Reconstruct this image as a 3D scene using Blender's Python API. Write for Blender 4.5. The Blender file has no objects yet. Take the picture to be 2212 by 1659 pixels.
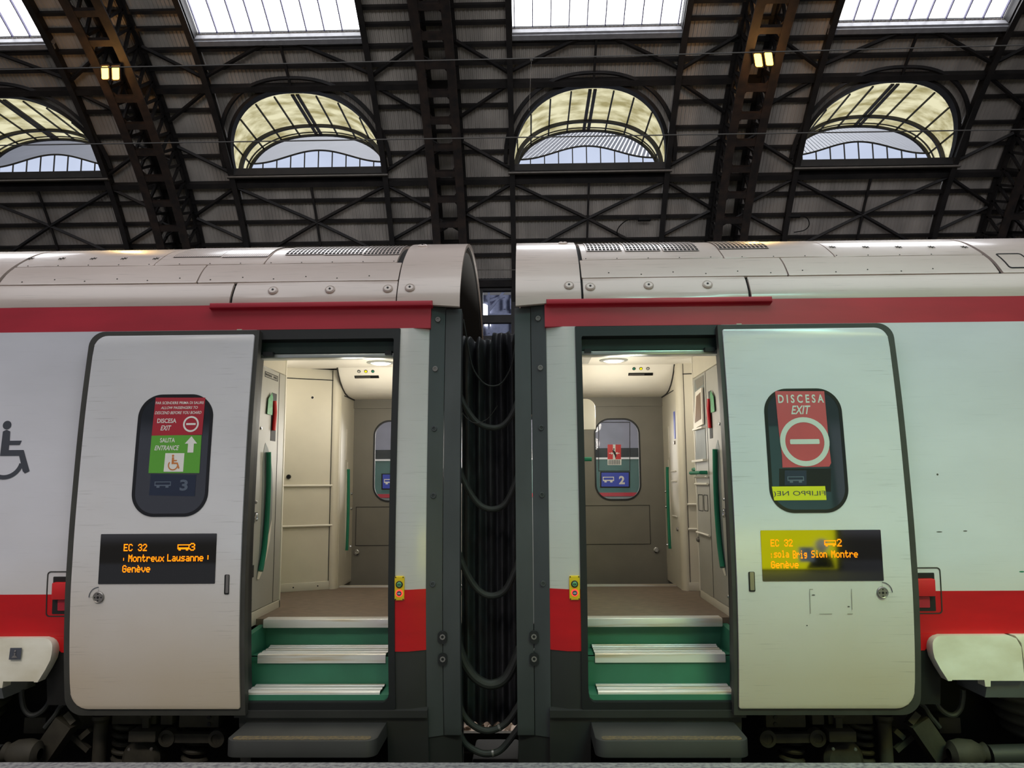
import bpy, bmesh, math, random
from mathutils import Vector, Matrix, noise
random.seed(7)
SC = bpy.context.scene
COL = SC.collection
rad = math.radians
# ------------------------------------------------------------------ camera
FPX = 1660.0
CAM = Vector((0.24, -4.45, 1.55))
YAW, PIT, ROL = rad(1.2), rad(7.2), rad(0.4)
FW = Vector((-math.sin(YAW)*math.cos(PIT), math.cos(YAW)*math.cos(PIT), math.sin(PIT)))
R0 = Vector((math.cos(YAW), math.sin(YAW), 0))
U0 = R0.cross(FW)
RT = R0*math.cos(ROL) - U0*math.sin(ROL)
UP = U0*math.cos(ROL) + R0*math.sin(ROL)
cd = bpy.data.cameras.new('camera'); cam = bpy.data.objects.new('camera', cd); COL.objects.link(cam)
cd.sensor_width = 36; cd.lens = FPX/2212*36; cd.clip_end = 300
m3 = Matrix((RT, UP, -FW)).transposed()
cam.matrix_world = Matrix.Translation(CAM) @ m3.to_4x4()
SC.camera = cam

def ray(px, py):
    return FW + RT*((px-1106)/FPX) + UP*((829.5-py)/FPX)
def at(px, py, Y):
    "the point of the plane y = Y measured at that place of the photograph"
    d = ray(px, py); return CAM + d*((Y-CAM.y)/d.y)
VY, VR = 9.55, 19.5          # axis and radius of the barrel vault
def onv(px, py, R=VR):
    d = ray(px, py); a = d.y*d.y+d.z*d.z; oy = CAM.y-VY; oz = CAM.z
    b = 2*(oy*d.y+oz*d.z); c = oy*oy+oz*oz-R*R
    k = (-b+math.sqrt(b*b-4*a*c))/(2*a); p = CAM+d*k
    return p.x, math.atan2(p.z, p.y-VY)
def vp(x, ph, r=VR):
    return Vector((x, VY+r*math.cos(ph), r*math.sin(ph)))

# ------------------------------------------------------------------ materials
def lin(c):
    return tuple(((v/255)/12.92 if v/255 <= .04045 else ((v/255+.055)/1.055)**2.4) for v in c)
def mat(name, col, rough=.5, metal=0., var=.15, scale=(6, 6, 6), spec=.5, emit=None, es=0., bump=0., col2=None, lo=.35, hi=.7, detail=5):
    "principled surface with a noise that blends col into col2"
    m = bpy.data.materials.new(name); m.use_nodes = True
    nt = m.node_tree; N = nt.nodes; L = nt.links; b = N['Principled BSDF']
    c = lin(col)
    if col2 is None: c2 = tuple(v*(1-var) for v in c)
    else: c2 = lin(col2)
    tc = N.new('ShaderNodeTexCoord'); mp = N.new('ShaderNodeMapping'); mp.inputs['Scale'].default_value = scale
    no = N.new('ShaderNodeTexNoise'); no.inputs['Scale'].default_value = 1; no.inputs['Detail'].default_value = detail
    L.new(tc.outputs['Object'], mp.inputs[0]); L.new(mp.outputs[0], no.inputs['Vector'])
    rp = N.new('ShaderNodeValToRGB'); e = rp.color_ramp.elements
    e[0].position = lo; e[0].color = (*c2, 1); e[1].position = hi; e[1].color = (*c, 1)
    L.new(no.outputs[0], rp.inputs[0]); L.new(rp.outputs[0], b.inputs['Base Color'])
    b.inputs['Roughness'].default_value = rough; b.inputs['Metallic'].default_value = metal
    b.inputs['Specular IOR Level'].default_value = spec
    if bump:
        bn = N.new('ShaderNodeBump'); bn.inputs['Strength'].default_value = bump; bn.inputs['Distance'].default_value = .02
        L.new(no.outputs[0], bn.inputs['Height']); L.new(bn.outputs[0], b.inputs['Normal'])
    if emit:
        b.inputs['Emission Color'].default_value = (*lin(emit), 1); b.inputs['Emission Strength'].default_value = es
    m['out'] = rp.name
    return m
def paint(name, top, low, z0, z1, rough, streak=.35, edge=None, dirt=(60, 56, 50), dirt2=None):
    "vehicle paint: tone turning to low downward (grime on the sides) plus thin horizontal scuffs, thicker towards the edges given in |x|"
    m = mat(name, top, rough, var=.1, scale=(1.2, 1.2, 3)); nt = m.node_tree; N = nt.nodes; L = nt.links; b = N['Principled BSDF']
    base = N[m['out']]
    tc = N.new('ShaderNodeTexCoord'); sx = N.new('ShaderNodeSeparateXYZ'); L.new(tc.outputs['Object'], sx.inputs[0])
    mr = N.new('ShaderNodeMapRange'); mr.inputs[1].default_value = z0; mr.inputs[2].default_value = z1
    L.new(sx.outputs[2], mr.inputs[0])
    n2 = N.new('ShaderNodeTexNoise'); n2.inputs['Scale'].default_value = 1.3; n2.inputs['Detail'].default_value = 6
    L.new(tc.outputs['Object'], n2.inputs['Vector'])
    ad = N.new('ShaderNodeMath'); ad.operation = 'MULTIPLY_ADD'; ad.inputs[1].default_value = .6; ad.inputs[2].default_value = -.3
    L.new(n2.outputs[0], ad.inputs[0])
    a2 = N.new('ShaderNodeMath'); a2.operation = 'ADD'; a2.use_clamp = True; L.new(mr.outputs[0], a2.inputs[0]); L.new(ad.outputs[0], a2.inputs[1])
    mx = N.new('ShaderNodeMix'); mx.data_type = 'RGBA'; mx.inputs[6].default_value = (*lin(low), 1)
    L.new(a2.outputs[0], mx.inputs[0]); L.new(base.outputs[0], mx.inputs[7])
    mp = N.new('ShaderNodeMapping'); mp.inputs['Scale'].default_value = (4, 1, 120); mp.inputs['Rotation'].default_value = (0, rad(3), 0)
    L.new(tc.outputs['Object'], mp.inputs[0])
    n3 = N.new('ShaderNodeTexNoise'); n3.inputs['Scale'].default_value = 1; n3.inputs['Detail'].default_value = 3
    L.new(mp.outputs[0], n3.inputs['Vector'])
    r3 = N.new('ShaderNodeMapRange'); r3.inputs[1].default_value = .6; r3.inputs[2].default_value = .76; r3.inputs[4].default_value = streak
    L.new(n3.outputs[0], r3.inputs[0]); src = r3.outputs[0]
    if edge:
        ab = N.new('ShaderNodeMath'); ab.operation = 'ABSOLUTE'; L.new(sx.outputs[0], ab.inputs[0])
        su = N.new('ShaderNodeMath'); su.operation = 'SUBTRACT'; su.inputs[1].default_value = (edge[0]+edge[1])/2; L.new(ab.outputs[0], su.inputs[0])
        a3 = N.new('ShaderNodeMath'); a3.operation = 'ABSOLUTE'; L.new(su.outputs[0], a3.inputs[0])
        r4 = N.new('ShaderNodeMapRange'); h = (edge[1]-edge[0])/2
        r4.inputs[1].default_value = h*.35; r4.inputs[2].default_value = h; r4.inputs[3].default_value = .02; r4.inputs[4].default_value = 1.6
        L.new(a3.outputs[0], r4.inputs[0])
        mu = N.new('ShaderNodeMath'); mu.operation = 'MULTIPLY'; mu.use_clamp = True
        L.new(src, mu.inputs[0]); L.new(r4.outputs[0], mu.inputs[1]); src = mu.outputs[0]
    m2 = N.new('ShaderNodeMix'); m2.data_type = 'RGBA'; m2.inputs[7].default_value = (*lin(dirt), 1)
    L.new(src, m2.inputs[0]); L.new(mx.outputs[2], m2.inputs[6]); L.new(m2.outputs[2], b.inputs['Base Color'])
    return m
def glass(name, tint, alpha, rough=.03):
    m = bpy.data.materials.new(name); m.use_nodes = True; nt = m.node_tree; N = nt.nodes; L = nt.links
    b = N['Principled BSDF']; b.inputs['Base Color'].default_value = (*lin(tint), 1); b.inputs['Roughness'].default_value = rough
    b.inputs['Alpha'].default_value = alpha; b.inputs['Specular IOR Level'].default_value = .8
    tc = N.new('ShaderNodeTexCoord'); no = N.new('ShaderNodeTexNoise'); no.inputs['Scale'].default_value = 3
    L.new(tc.outputs['Object'], no.inputs['Vector'])
    mr = N.new('ShaderNodeMapRange'); mr.inputs[3].default_value = rough*.7; mr.inputs[4].default_value = rough*1.4
    L.new(no.outputs[0], mr.inputs[0]); L.new(mr.outputs[0], b.inputs['Roughness'])
    return m
def glow(name, col, strength, var=.1, scale=(3, 3, 3), col2=None, lo=.35, hi=.7):
    m = bpy.data.materials.new(name); m.use_nodes = True; nt = m.node_tree; N = nt.nodes; L = nt.links
    N.remove(N['Principled BSDF']); e = N.new('ShaderNodeEmission'); e.inputs[1].default_value = strength
    tc = N.new('ShaderNodeTexCoord'); mp = N.new('ShaderNodeMapping'); mp.inputs['Scale'].default_value = scale
    no = N.new('ShaderNodeTexNoise'); no.inputs['Scale'].default_value = 1; no.inputs['Detail'].default_value = 6
    rp = N.new('ShaderNodeValToRGB'); c = lin(col); c2 = lin(col2) if col2 else tuple(v*(1-var) for v in c)
    rp.color_ramp.elements[0].position = lo; rp.color_ramp.elements[1].position = hi
    rp.color_ramp.elements[0].color = (*c2, 1); rp.color_ramp.elements[1].color = (*c, 1)
    L.new(tc.outputs['Object'], mp.inputs[0]); L.new(mp.outputs[0], no.inputs['Vector']); L.new(no.outputs[0], rp.inputs[0])
    L.new(rp.outputs[0], e.inputs[0]); L.new(e.outputs[0], N['Material Output'].inputs[0])
    return m

M = {}
M['white'] = paint('coach_white_paint', (220, 220, 229), (205, 194, 180), .55, 1.15, .22, .07)
M['leaf'] = paint('door_leaf_paint', (221, 221, 226), (196, 182, 164), .45, 1.2, .22, .26, (1.37, 2.35))
M['pillar'] = paint('pillar_white_paint', (208, 207, 204), (192, 188, 178), .5, 1.4, .25, .22)
M['roofpaint'] = paint('roof_paint', (226, 209, 200), (190, 174, 165), 2.55, 3.05, .34, .35, None, (120, 108, 98))  # roof tone gets darker towards the gutter
M['red'] = mat('red_band_paint', (205, 14, 22), .35, var=.2, scale=(2, 2, 8))
M['redup'] = mat('upper_red_paint', (186, 30, 52), .5, var=.2, scale=(2, 2, 8))
M['post'] = mat('dark_end_post_paint', (70, 74, 76), .45, var=.25, scale=(5, 5, 2))
M['skirt'] = mat('dark_skirt_paint', (50, 51, 50), .55, var=.25, scale=(3, 3, 3))
M['rubber'] = mat('black_rubber', (24, 27, 29), .55, var=.3, scale=(8, 8, 8))
M['seal'] = mat('grey_door_seal', (62, 62, 58), .6, var=.25, scale=(10, 10, 10))
M['dark'] = mat('underframe_black', (14, 14, 13), .8, var=.4)
M['bogie'] = mat('bogie_grime', (62, 58, 48), .75, var=.4, scale=(9, 9, 9), bump=.3)
M['seam'] = mat('roof_gap_black', (14, 14, 16), .7)
M['alu'] = mat('step_aluminium', (225, 224, 220), .38, metal=.35, var=.12, scale=(2, 40, 40), col2=(196, 180, 150), lo=.3, hi=.5)
M['strip'] = mat('header_aluminium', (200, 205, 200), .3, metal=.6)
M['green'] = mat('step_green', (52, 118, 92), .5, var=.18, scale=(6, 6, 6))
M['rail'] = mat('green_handrail', (18, 118, 88), .35, var=.1)
M['teal'] = mat('header_dark_teal', (26, 52, 46), .5, var=.4)
M['beige'] = mat('vestibule_beige', (206, 200, 184), .45, var=.05)
M['cream'] = mat('vestibule_cream', (212, 205, 186), .5, var=.05)
M['ceil'] = mat('vestibule_ceiling', (232, 226, 212), .5, var=.04)
M['greyp'] = mat('vestibule_grey', (172, 170, 161), .42, var=.05)
M['farwall'] = mat('far_door_grey', (126, 122, 112), .5, var=.08)
M['carpet'] = mat('brown_floor', (126, 110, 94), .85, var=.3, scale=(14, 60, 14))
M['gap'] = mat('panel_joint', (44, 42, 38), .6)
M['chrome'] = mat('chrome', (220, 220, 222), .18, metal=1.)
M['steelscrew'] = mat('screw_steel', (150, 146, 142), .35, metal=.7)
M['hole'] = mat('keyhole_dark', (18, 17, 17), .6)
M['winrub'] = mat('window_black_rim', (14, 16, 20), .3)
M['glassL'] = glass('leaf_dark_glass', (34, 38, 46), 1, .06)
M['glassR'] = glass('leaf_glass', (48, 56, 60), 1, .04)
M['glassfar'] = glass('far_door_glass', (120, 130, 135), .18, .03)
M['lcd'] = glass('display_glass', (8, 9, 11), 1, .04); M['lcd'].node_tree.nodes['Principled BSDF'].inputs['Specular IOR Level'].default_value = 1.0
M['lcd'].node_tree.nodes['Principled BSDF'].inputs['IOR'].default_value = 1.7
M['led'] = glow('orange_led', (255, 128, 12), 2.4, .15, (60, 60, 60))
M['ledon'] = glow('yellow_led_on', (255, 226, 20), 1.6)
M['ledred'] = glow('red_ring_glow', (255, 70, 60), 1.6)
M['lamp'] = glow('downlight_glow', (255, 238, 205), 6)
M['sred'] = mat('sticker_red', (176, 34, 52), .4, var=.06)
M['sred2'] = mat('faded_sticker_red', (196, 78, 86), .5, var=.1)
M['sgreen'] = mat('sticker_green', (96, 172, 58), .4, var=.06)
M['swhite'] = mat('sticker_white', (236, 236, 232), .45, var=.05)
M['sgrey'] = mat('sticker_greywhite', (206, 212, 206), .45, var=.05)
M['sorange'] = mat('sticker_orange', (206, 128, 66), .45, var=.05)
M['icon'] = mat('icon_grey', (66, 70, 80), .5, var=.1)
M['blue'] = mat('plate_blue', (52, 66, 150), .4, emit=(52, 66, 160), es=.25, var=.05)
M['bluedim'] = mat('plate_dim_blue', (30, 42, 66), .4, var=.1)
M['dimtext'] = mat('plate_dim_text', (92, 104, 122), .4, var=.1)
M['black'] = mat('plain_black', (16, 16, 18), .5)
M['yellow'] = mat('button_yellow', (228, 196, 30), .4, var=.06)
M['ystrip'] = mat('strip_yellow', (206, 208, 24), .5, var=.08, emit=(206, 208, 24), es=.12)  # even yellow with a faint emission
M['btngreen'] = mat('button_green', (96, 168, 112), .35, var=.1)
M['redh'] = mat('handle_red', (206, 30, 34), .38, var=.1)
M['whitepl'] = mat('white_fairing', (222, 220, 208), .45, var=.12, scale=(3, 3, 6), col2=(196, 190, 170))
M['greyled'] = mat('grey_ledge', (104, 108, 110), .5)
M['hose'] = mat('rubber_hose', (46, 48, 47), .6, var=.3, scale=(20, 20, 20))
M['bellow'] = mat('bellows_fabric', (66, 67, 72), .6, var=.45, scale=(9, 9, 9), bump=.25)
M['signgreen'] = mat('emergency_green', (40, 150, 78), .4, var=.25, scale=(30, 30, 60), lo=.5, hi=.55)
M['steel'] = mat('roof_steel', (46, 42, 41), .6, var=.35, scale=(2, 2, 2), col2=(28, 27, 28))
M['rust'] = mat('roof_steel_rusty', (60, 48, 42), .6, var=.35, scale=(3, 3, 3), col2=(34, 31, 31))
M['sheet'] = mat('corrugated_sheet', (204, 196, 188), .6, var=.3, scale=(1.2, .5, .5), col2=(164, 158, 152))
M['ledge'] = mat('window_ledge', (120, 114, 108), .6, var=.2)
M['sky'] = glow('skylight_pane', (250, 251, 255), 5.5, .05, (.4, .4, .4))
M['skybar'] = mat('skylight_bar', (58, 52, 96), .5, var=.15)
M['skyframe'] = mat('skylight_frame', (150, 150, 154), .5, var=.2)
M['dormer'] = glow('dormer_glazing', (252, 246, 206), .85, .1, (1.1, 2.2, 2.2), (176, 166, 118), .34, .62)
M['dormerglass'] = glow('dormer_lower_pane', (210, 221, 246), .95, .1, (.6, .6, .6))
M['outroof'] = mat('outside_roof', (166, 171, 186), .6, var=.1, scale=(1, .3, .3))
M['flood'] = glow('floodlight_glow', (255, 190, 74), 9, .05)
M['spring'] = mat('air_spring_rubber', (92, 90, 82), .6, var=.3)
M['wire'] = mat('wire_grey', (72, 70, 68), .5, metal=.4)
M['stone'] = mat('platform_granite', (150, 150, 152), .6, var=.3, scale=(38, 38, 38), col2=(104, 104, 110), lo=.38, hi=.56, bump=.2)
M['ballast'] = mat('ballast_stone', (226, 210, 196), .9, var=.4, scale=(10, 10, 10))
M['wallfar'] = mat('far_hall_wall', (132, 136, 158), .8, var=.2)
M['wheelink'] = mat('lettering_black', (36, 38, 38), .5)
M['stain'] = mat('scuff_dark', (78, 76, 70), .7)

for k, cw, cr in (('roofpaint', .5, .12), ('white', .35, .14), ('leaf', .35, .14), ('redup', .05, .2), ('pillar', .4, .12)):
    b = M[k].node_tree.nodes['Principled BSDF']; b.inputs['Coat Weight'].default_value = cw; b.inputs['Coat Roughness'].default_value = cr
# ------------------------------------------------------------------ objects
def link(name, me, m, parent=None, smooth=25):
    o = bpy.data.objects.new(name, me); COL.objects.link(o)
    if m: me.materials.append(m)
    if smooth and len(me.polygons):
        me.polygons.foreach_set('use_smooth', [True]*len(me.polygons))
        me.set_sharp_from_angle(angle=rad(smooth))
    if parent:
        o.parent = parent
        off = Vector(); q = parent
        while q: off += q.location if q.type == 'EMPTY' else Vector(); q = q.parent
        o.matrix_parent_inverse = Matrix.Translation(-off) if parent.type == 'EMPTY' else Matrix.Identity(4)
    return o
def tag(o, label=None, cat=None, group=None, kind=None):
    for k, v in (('label', label), ('category', cat), ('group', group), ('kind', kind)):
        if v: o[k] = v
    return o
def thing(name, loc, label, cat, group=None, kind=None):
    o = bpy.data.objects.new(name, None); COL.objects.link(o); o.location = loc; o.empty_display_size = .2
    return tag(o, label, cat, group, kind)
def done(bm, name, m, parent=None, smooth=25):
    bmesh.ops.recalc_face_normals(bm, faces=bm.faces)
    me = bpy.data.meshes.new(name); bm.to_mesh(me); bm.free()
    return link(name, me, m, parent, smooth)
class MB:
    "collects shapes of ONE part"
    def __init__(s): s.bm = bmesh.new()
    def hexa(s, p):
        v = [s.bm.verts.new(q) for q in p]
        for f in ((0,1,2,3),(7,6,5,4),(0,4,5,1),(1,5,6,2),(2,6,7,3),(3,7,4,0)): s.bm.faces.new([v[i] for i in f])
        return v
    def box(s, x0, x1, y0, y1, z0, z1, bev=0):
        v = s.hexa([(x0,y0,z0),(x1,y0,z0),(x1,y1,z0),(x0,y1,z0),(x0,y0,z1),(x1,y0,z1),(x1,y1,z1),(x0,y1,z1)])
        if bev: bmesh.ops.bevel(s.bm, geom=list({e for q in v for e in q.link_edges}), offset=bev, segments=2, affect='EDGES', profile=.5)
        return s
    def bar(s, a, b, w, h=None, up=Vector((0, 0, 1))):
        a = Vector(a); b = Vector(b); h = h or w; d = (b-a).normalized()
        q = d.cross(up)
        if q.length < 1e-4: q = d.cross(Vector((0, 1, 0)))
        q.normalize(); r = q.cross(d); q = q*w/2; r = r*h/2
        s.hexa([a-q-r, a+q-r, a+q+r, a-q+r, b-q-r, b+q-r, b+q+r, b-q+r]); return s
    def tube(s, pts, r, n=10, cap=True):
        pts = [Vector(p) for p in pts]; rings = []; prev = None
        for i, p in enumerate(pts):
            d = (pts[min(i+1, len(pts)-1)]-pts[max(i-1, 0)]).normalized()
            if prev is None:
                q = d.cross(Vector((0, 0, 1)))
                if q.length < 1e-3: q = d.cross(Vector((0, 1, 0)))
            else: q = prev - d*prev.dot(d)
            q.normalize(); prev = q; w = d.cross(q); rr = r[i] if isinstance(r, (list, tuple)) else r
            rings.append([s.bm.verts.new(p+(q*math.cos(2*math.pi*k/n)+w*math.sin(2*math.pi*k/n))*rr) for k in range(n)])
        for A, B in zip(rings, rings[1:]):
            for k in range(n): s.bm.faces.new([A[k], A[(k+1) % n], B[(k+1) % n], B[k]])
        if cap: s.bm.faces.new(rings[0][::-1]); s.bm.faces.new(rings[-1])
        return s
    def lathe(s, c, ax, prof, n=20):
        "prof: (radius, height along ax) pairs"
        ax = Vector(ax).normalized(); c = Vector(c); q = ax.cross(Vector((0, 0, 1)))
        if q.length < 1e-3: q = ax.cross(Vector((1, 0, 0)))
        q.normalize(); w = ax.cross(q); rings = []
        for r, h in prof:
            if r < 1e-6: rings.append([s.bm.verts.new(c+ax*h)])
            else: rings.append([s.bm.verts.new(c+ax*h+(q*math.cos(2*math.pi*k/n)+w*math.sin(2*math.pi*k/n))*r) for k in range(n)])
        for A, B in zip(rings, rings[1:]):
            for k in range(n):
                f = [A[k % len(A)], A[(k+1) % len(A)], B[(k+1) % len(B)], B[k % len(B)]]
                f = list(dict.fromkeys(f))
                if len(f) > 2: s.bm.faces.new(f)
        return s
    def grid(s, rows):
        vs = [[s.bm.verts.new(p) for p in r] for r in rows]
        for A, B in zip(vs, vs[1:]):
            for k in range(len(A)-1): s.bm.faces.new([A[k], A[k+1], B[k+1], B[k]])
        return s
    def arcbeam(s, x0, x1, r0, r1, p0, p1, n=24):
        R = []
        for i in range(n+1):
            p = p0+(p1-p0)*i/n; R.append([s.bm.verts.new(vp(x, p, r)) for x, r in ((x0, r0), (x1, r0), (x1, r1), (x0, r1))])
        for A, B in zip(R, R[1:]):
            for k in range(4): s.bm.faces.new([A[k], A[(k+1) % 4], B[(k+1) % 4], B[k]])
        s.bm.faces.new(R[0]); s.bm.faces.new(R[-1][::-1]); return s
    def build(s, name, m, parent=None, smooth=25): return done(s.bm, name, m, parent, smooth)

def rr(u0, u1, v0, v1, r=0, n=8):
    "rounded rectangle; r is one radius or four: low-u/low-v, high-u/low-v, high-u/high-v, low-u/high-v"
    if not isinstance(r, (list, tuple)): r = [r]*4
    out = []
    for (cx, cy, sx, sy, a0), q in zip(((u0, v0, 1, 1, 180), (u1, v0, -1, 1, 270), (u1, v1, -1, -1, 0), (u0, v1, 1, -1, 90)), r):
        if q <= 0: out.append((cx, cy)); continue
        for i in range(n+1):
            a = rad(a0+90*i/n); out.append((cx+sx*q+q*math.cos(a), cy+sy*q+q*math.sin(a)))
    return out
def circ(u, v, r, n=28, ry=None):
    return [(u+r*math.cos(2*math.pi*i/n), v+(ry or r)*math.sin(2*math.pi*i/n)) for i in range(n)]
def slab(name, loops, mapf, thick, m, parent=None, cut=None, cutu=None, bev=0, bm=None):
    "fills the outline (later loops are holes), gives it thickness, then maps (u, depth, v) into the scene"
    own = bm is None
    if own: bm = bmesh.new()
    b2 = bmesh.new(); ed = []
    for lp in loops:
        vs = [b2.verts.new((u, 0, v)) for u, v in lp]
        for i in range(len(vs)): ed.append(b2.edges.new((vs[i], vs[(i+1) % len(vs)])))
    if len(loops) == 1: b2.faces.new(vs).normal_update()
    if len(loops) == 1 and len(loops[0]) <= 4: pass
    elif len(loops) == 1: bmesh.ops.triangulate(b2, faces=b2.faces[:])
    else: bmesh.ops.triangle_fill(b2, use_beauty=True, use_dissolve=False, edges=ed)
    allv = [v for lp in loops for _, v in lp]; allu = [u for lp in loops for u, _ in lp]
    if cut:
        k = math.ceil(min(allv)/cut)
        while k*cut < max(allv):
            bmesh.ops.bisect_plane(b2, geom=b2.verts[:]+b2.edges[:]+b2.faces[:], plane_co=(0, 0, k*cut), plane_no=(0, 0, 1)); k += 1
    if cutu:
        for c in cutu: bmesh.ops.bisect_plane(b2, geom=b2.verts[:]+b2.edges[:]+b2.faces[:], plane_co=(c, 0, 0), plane_no=(1, 0, 0))
    if thick:
        r = bmesh.ops.extrude_face_region(b2, geom=b2.faces[:])
        for v in r['geom']:
            if isinstance(v, bmesh.types.BMVert): v.co.y = thick
        if bev:
            e = [e for e in b2.edges if len(e.link_faces) == 2 and e.verts[0].co.y < 1e-6 and e.verts[1].co.y < 1e-6 and any(abs(f.normal.y) < .5 or max(v.co.y for v in f.verts) > 1e-6 for f in e.link_faces)]
            bmesh.ops.bevel(b2, geom=e, offset=bev, segments=2, affect='EDGES', profile=.5)
    for v in b2.verts: v.co = mapf(v.co.x, v.co.y, v.co.z)
    me = bpy.data.meshes.new('t'); b2.to_mesh(me); b2.free(); bm.from_mesh(me); bpy.data.meshes.remove(me)
    if own: return done(bm, name, m, parent)
    return bm
def fontmesh(txt, shear=0, bold=.0):
    c = bpy.data.curves.new('t', 'FONT'); c.body = txt; c.shear = shear; c.offset = bold; c.resolution_u = 3
    o = bpy.data.objects.new('t', c); COL.objects.link(o)
    bpy.context.view_layer.update()
    me = bpy.data.meshes.new_from_object(o.evaluated_get(bpy.context.evaluated_depsgraph_get()))
    bpy.data.objects.remove(o); bpy.data.curves.remove(c)
    return me
def textbm(bm, txt, box, mapf, shear=0, bold=.02, flip=False, d=-.0008):
    "lettering stretched into box (u0, u1, v0, v1)"
    me = fontmesh(txt, shear, bold)
    xs = [v.co.x for v in me.vertices]; ys = [v.co.y for v in me.vertices]
    x0, x1, y0, y1 = min(xs), max(xs), min(ys), max(ys)
    for v in me.vertices:
        a = (v.co.x-x0)/(x1-x0)
        if flip: a = 1-a
        v.co = mapf(box[0]+a*(box[1]-box[0]), d, box[2]+(v.co.y-y0)/(y1-y0)*(box[3]-box[2]))
    bm.from_mesh(me); bpy.data.meshes.remove(me)
def poly(bm, pts, mapf, d=-.0008):
    slab('', [pts], mapf, 0, None, bm=bm)
    return bm
def shapes(name, loops, mapf, m, parent, d=-.0008):
    bm = bmesh.new()
    for lp in loops:
        if isinstance(lp[0][0], (list, tuple)): slab('', lp, lambda u, y, v: mapf(u, d, v), 0, None, bm=bm)
        else: slab('', [lp], lambda u, y, v: mapf(u, d, v), 0, None, bm=bm)
    return done(bm, name, m, parent)
def smooth_path(P, k=8):
    out = []
    for i in range(len(P)-1):
        a, b, c, d = [P[min(max(j, 0), len(P)-1)] for j in (i-1, i, i+1, i+2)]
        for j in range(k):
            t = j/k; out.append(.5*((2*b)+(c-a)*t+(2*a-5*b+4*c-d)*t*t+(3*b-a-3*c+d)*t**3))
    return out+[P[-1]]
# ------------------------------------------------------------------ carriage profile (y, z) from the skirt over the roof to the far side
near = [(.17,-.2),(.115,.05),(.072,.3),(.028,.6),(.004,.9),(0,1.1),(.004,1.4),(.03,1.9),(.072,2.3),(.118,2.62),(.142,2.7),(.205,2.8),(.30,2.91),(.44,3.02),(.6,3.118),(.8,3.2),(1.0,3.255),(1.2,3.285),(1.4,3.295)]
ctl = near + [(2.8-y, z) for y, z in near[-2::-1]]
prof = []
for i in range(len(ctl)-1):
    a, b, c, d = [Vector(ctl[min(max(j, 0), len(ctl)-1)]) for j in (i-1, i, i+1, i+2)]
    for k in range(8):
        t = k/8; prof.append(.5*((2*b)+(c-a)*t+(2*a-5*b+4*c-d)*t*t+(3*b-a-3*c+d)*t**3))
prof.append(Vector(ctl[-1]))
tl = [0.]
for a, b in zip(prof, prof[1:]): tl.append(tl[-1]+(b-a).length)
import bisect
def PN(t):
    i = min(max(bisect.bisect_right(tl, t)-1, 0), len(prof)-2)
    f = (t-tl[i])/(tl[i+1]-tl[i]); p = prof[i]+(prof[i+1]-prof[i])*f
    a = prof[min(i+2, len(prof)-1)]-prof[max(i-1, 0)]; a.normalize()
    return p, Vector((-a.y, a.x))
def T(z):
    for i in range(len(prof)-1):
        if prof[i].y <= z < prof[i+1].y: return tl[i]+(tl[i+1]-tl[i])*(z-prof[i].y)/(prof[i+1].y-prof[i].y)
    return tl[len(tl)//2]
def S(s, px, py, off=0):
    "place of the photograph -> (distance from the gap, profile length)"
    d = ray(px, py); last = None
    for i in range(len(prof)):
        n = PN(tl[i])[1]; p = prof[i]+n*off
        k = (p.x-CAM.y)/d.y; g = CAM.z+k*d.z-p.y
        if last is not None and last[0] > 0 >= g:
            f = last[0]/(last[0]-g); t = last[1]+(tl[i]-last[1])*f; k = last[2]+(k-last[2])*f
            return s*(CAM.x+k*d.x), t
        if last is None or g > 0 or last[0] > 0: last = (g, tl[i], k)
    return s*(CAM.x+last[2]*d.x), tl[len(tl)//2]-.02
def bmap(s, off=0):
    def f(u, d, t):
        p, n = PN(t); q = p+n*(off-d); return Vector((s*u, q.x, q.y))
    return f
def ymap(Y): return lambda u, d, v: Vector((u, Y+d, v))
def disc(name, s, u, t, off, r, h, m, parent, prof_=None):
    p, n = PN(t); c = Vector((s*u, p.x+n.x*off, p.y+n.y*off))
    return MB().lathe(c, (0, n.x, n.y), prof_ or [(r, -.002), (r, h*.6), (r*.8, h), (0, h)]).build(name, m, parent)

# ------------------------------------------------------------------ dot matrix lettering
F57 = {'E':'1F 10 10 1E 10 10 1F','C':'0E 11 10 10 10 11 0E','3':'0E 11 01 06 01 11 0E','2':'0E 11 01 02 04 08 1F','M':'11 1B 15 15 11 11 11','o':'00 00 0E 11 11 11 0E',
'n':'00 00 1E 11 11 11 11','t':'08 08 1E 08 08 09 06','r':'00 00 16 19 10 10 10','e':'00 00 0E 11 1F 10 0E','u':'00 00 11 11 11 13 0D','x':'00 00 11 0A 04 0A 11','L':'10 10 10 10 10 10 1F',
'a':'00 00 0E 01 0F 11 0F','s':'00 00 0F 10 0E 01 1E','G':'0E 11 10 17 11 11 0E','è':'08 04 0E 11 1F 10 0E','v':'00 00 11 11 11 0A 04','i':'04 00 0C 04 04 04 0E','l':'0C 04 04 04 04 04 0E',
'B':'1E 11 11 1E 11 11 1E','g':'00 00 0F 11 0F 01 0E','S':'0F 10 10 0E 01 01 1E',' ':'00 00 00 00 00 00 00','|':'00 00 00 08 08 08 00','!':'00 08 08 08 08 00 00',
':':'00 00 08 08 00 08 08','[':'1F 10 10 10 1F 1F 04','=':'1F 00 00 00 1F 1F 00',']':'1F 01 01 01 1F 1F 04'}
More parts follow.
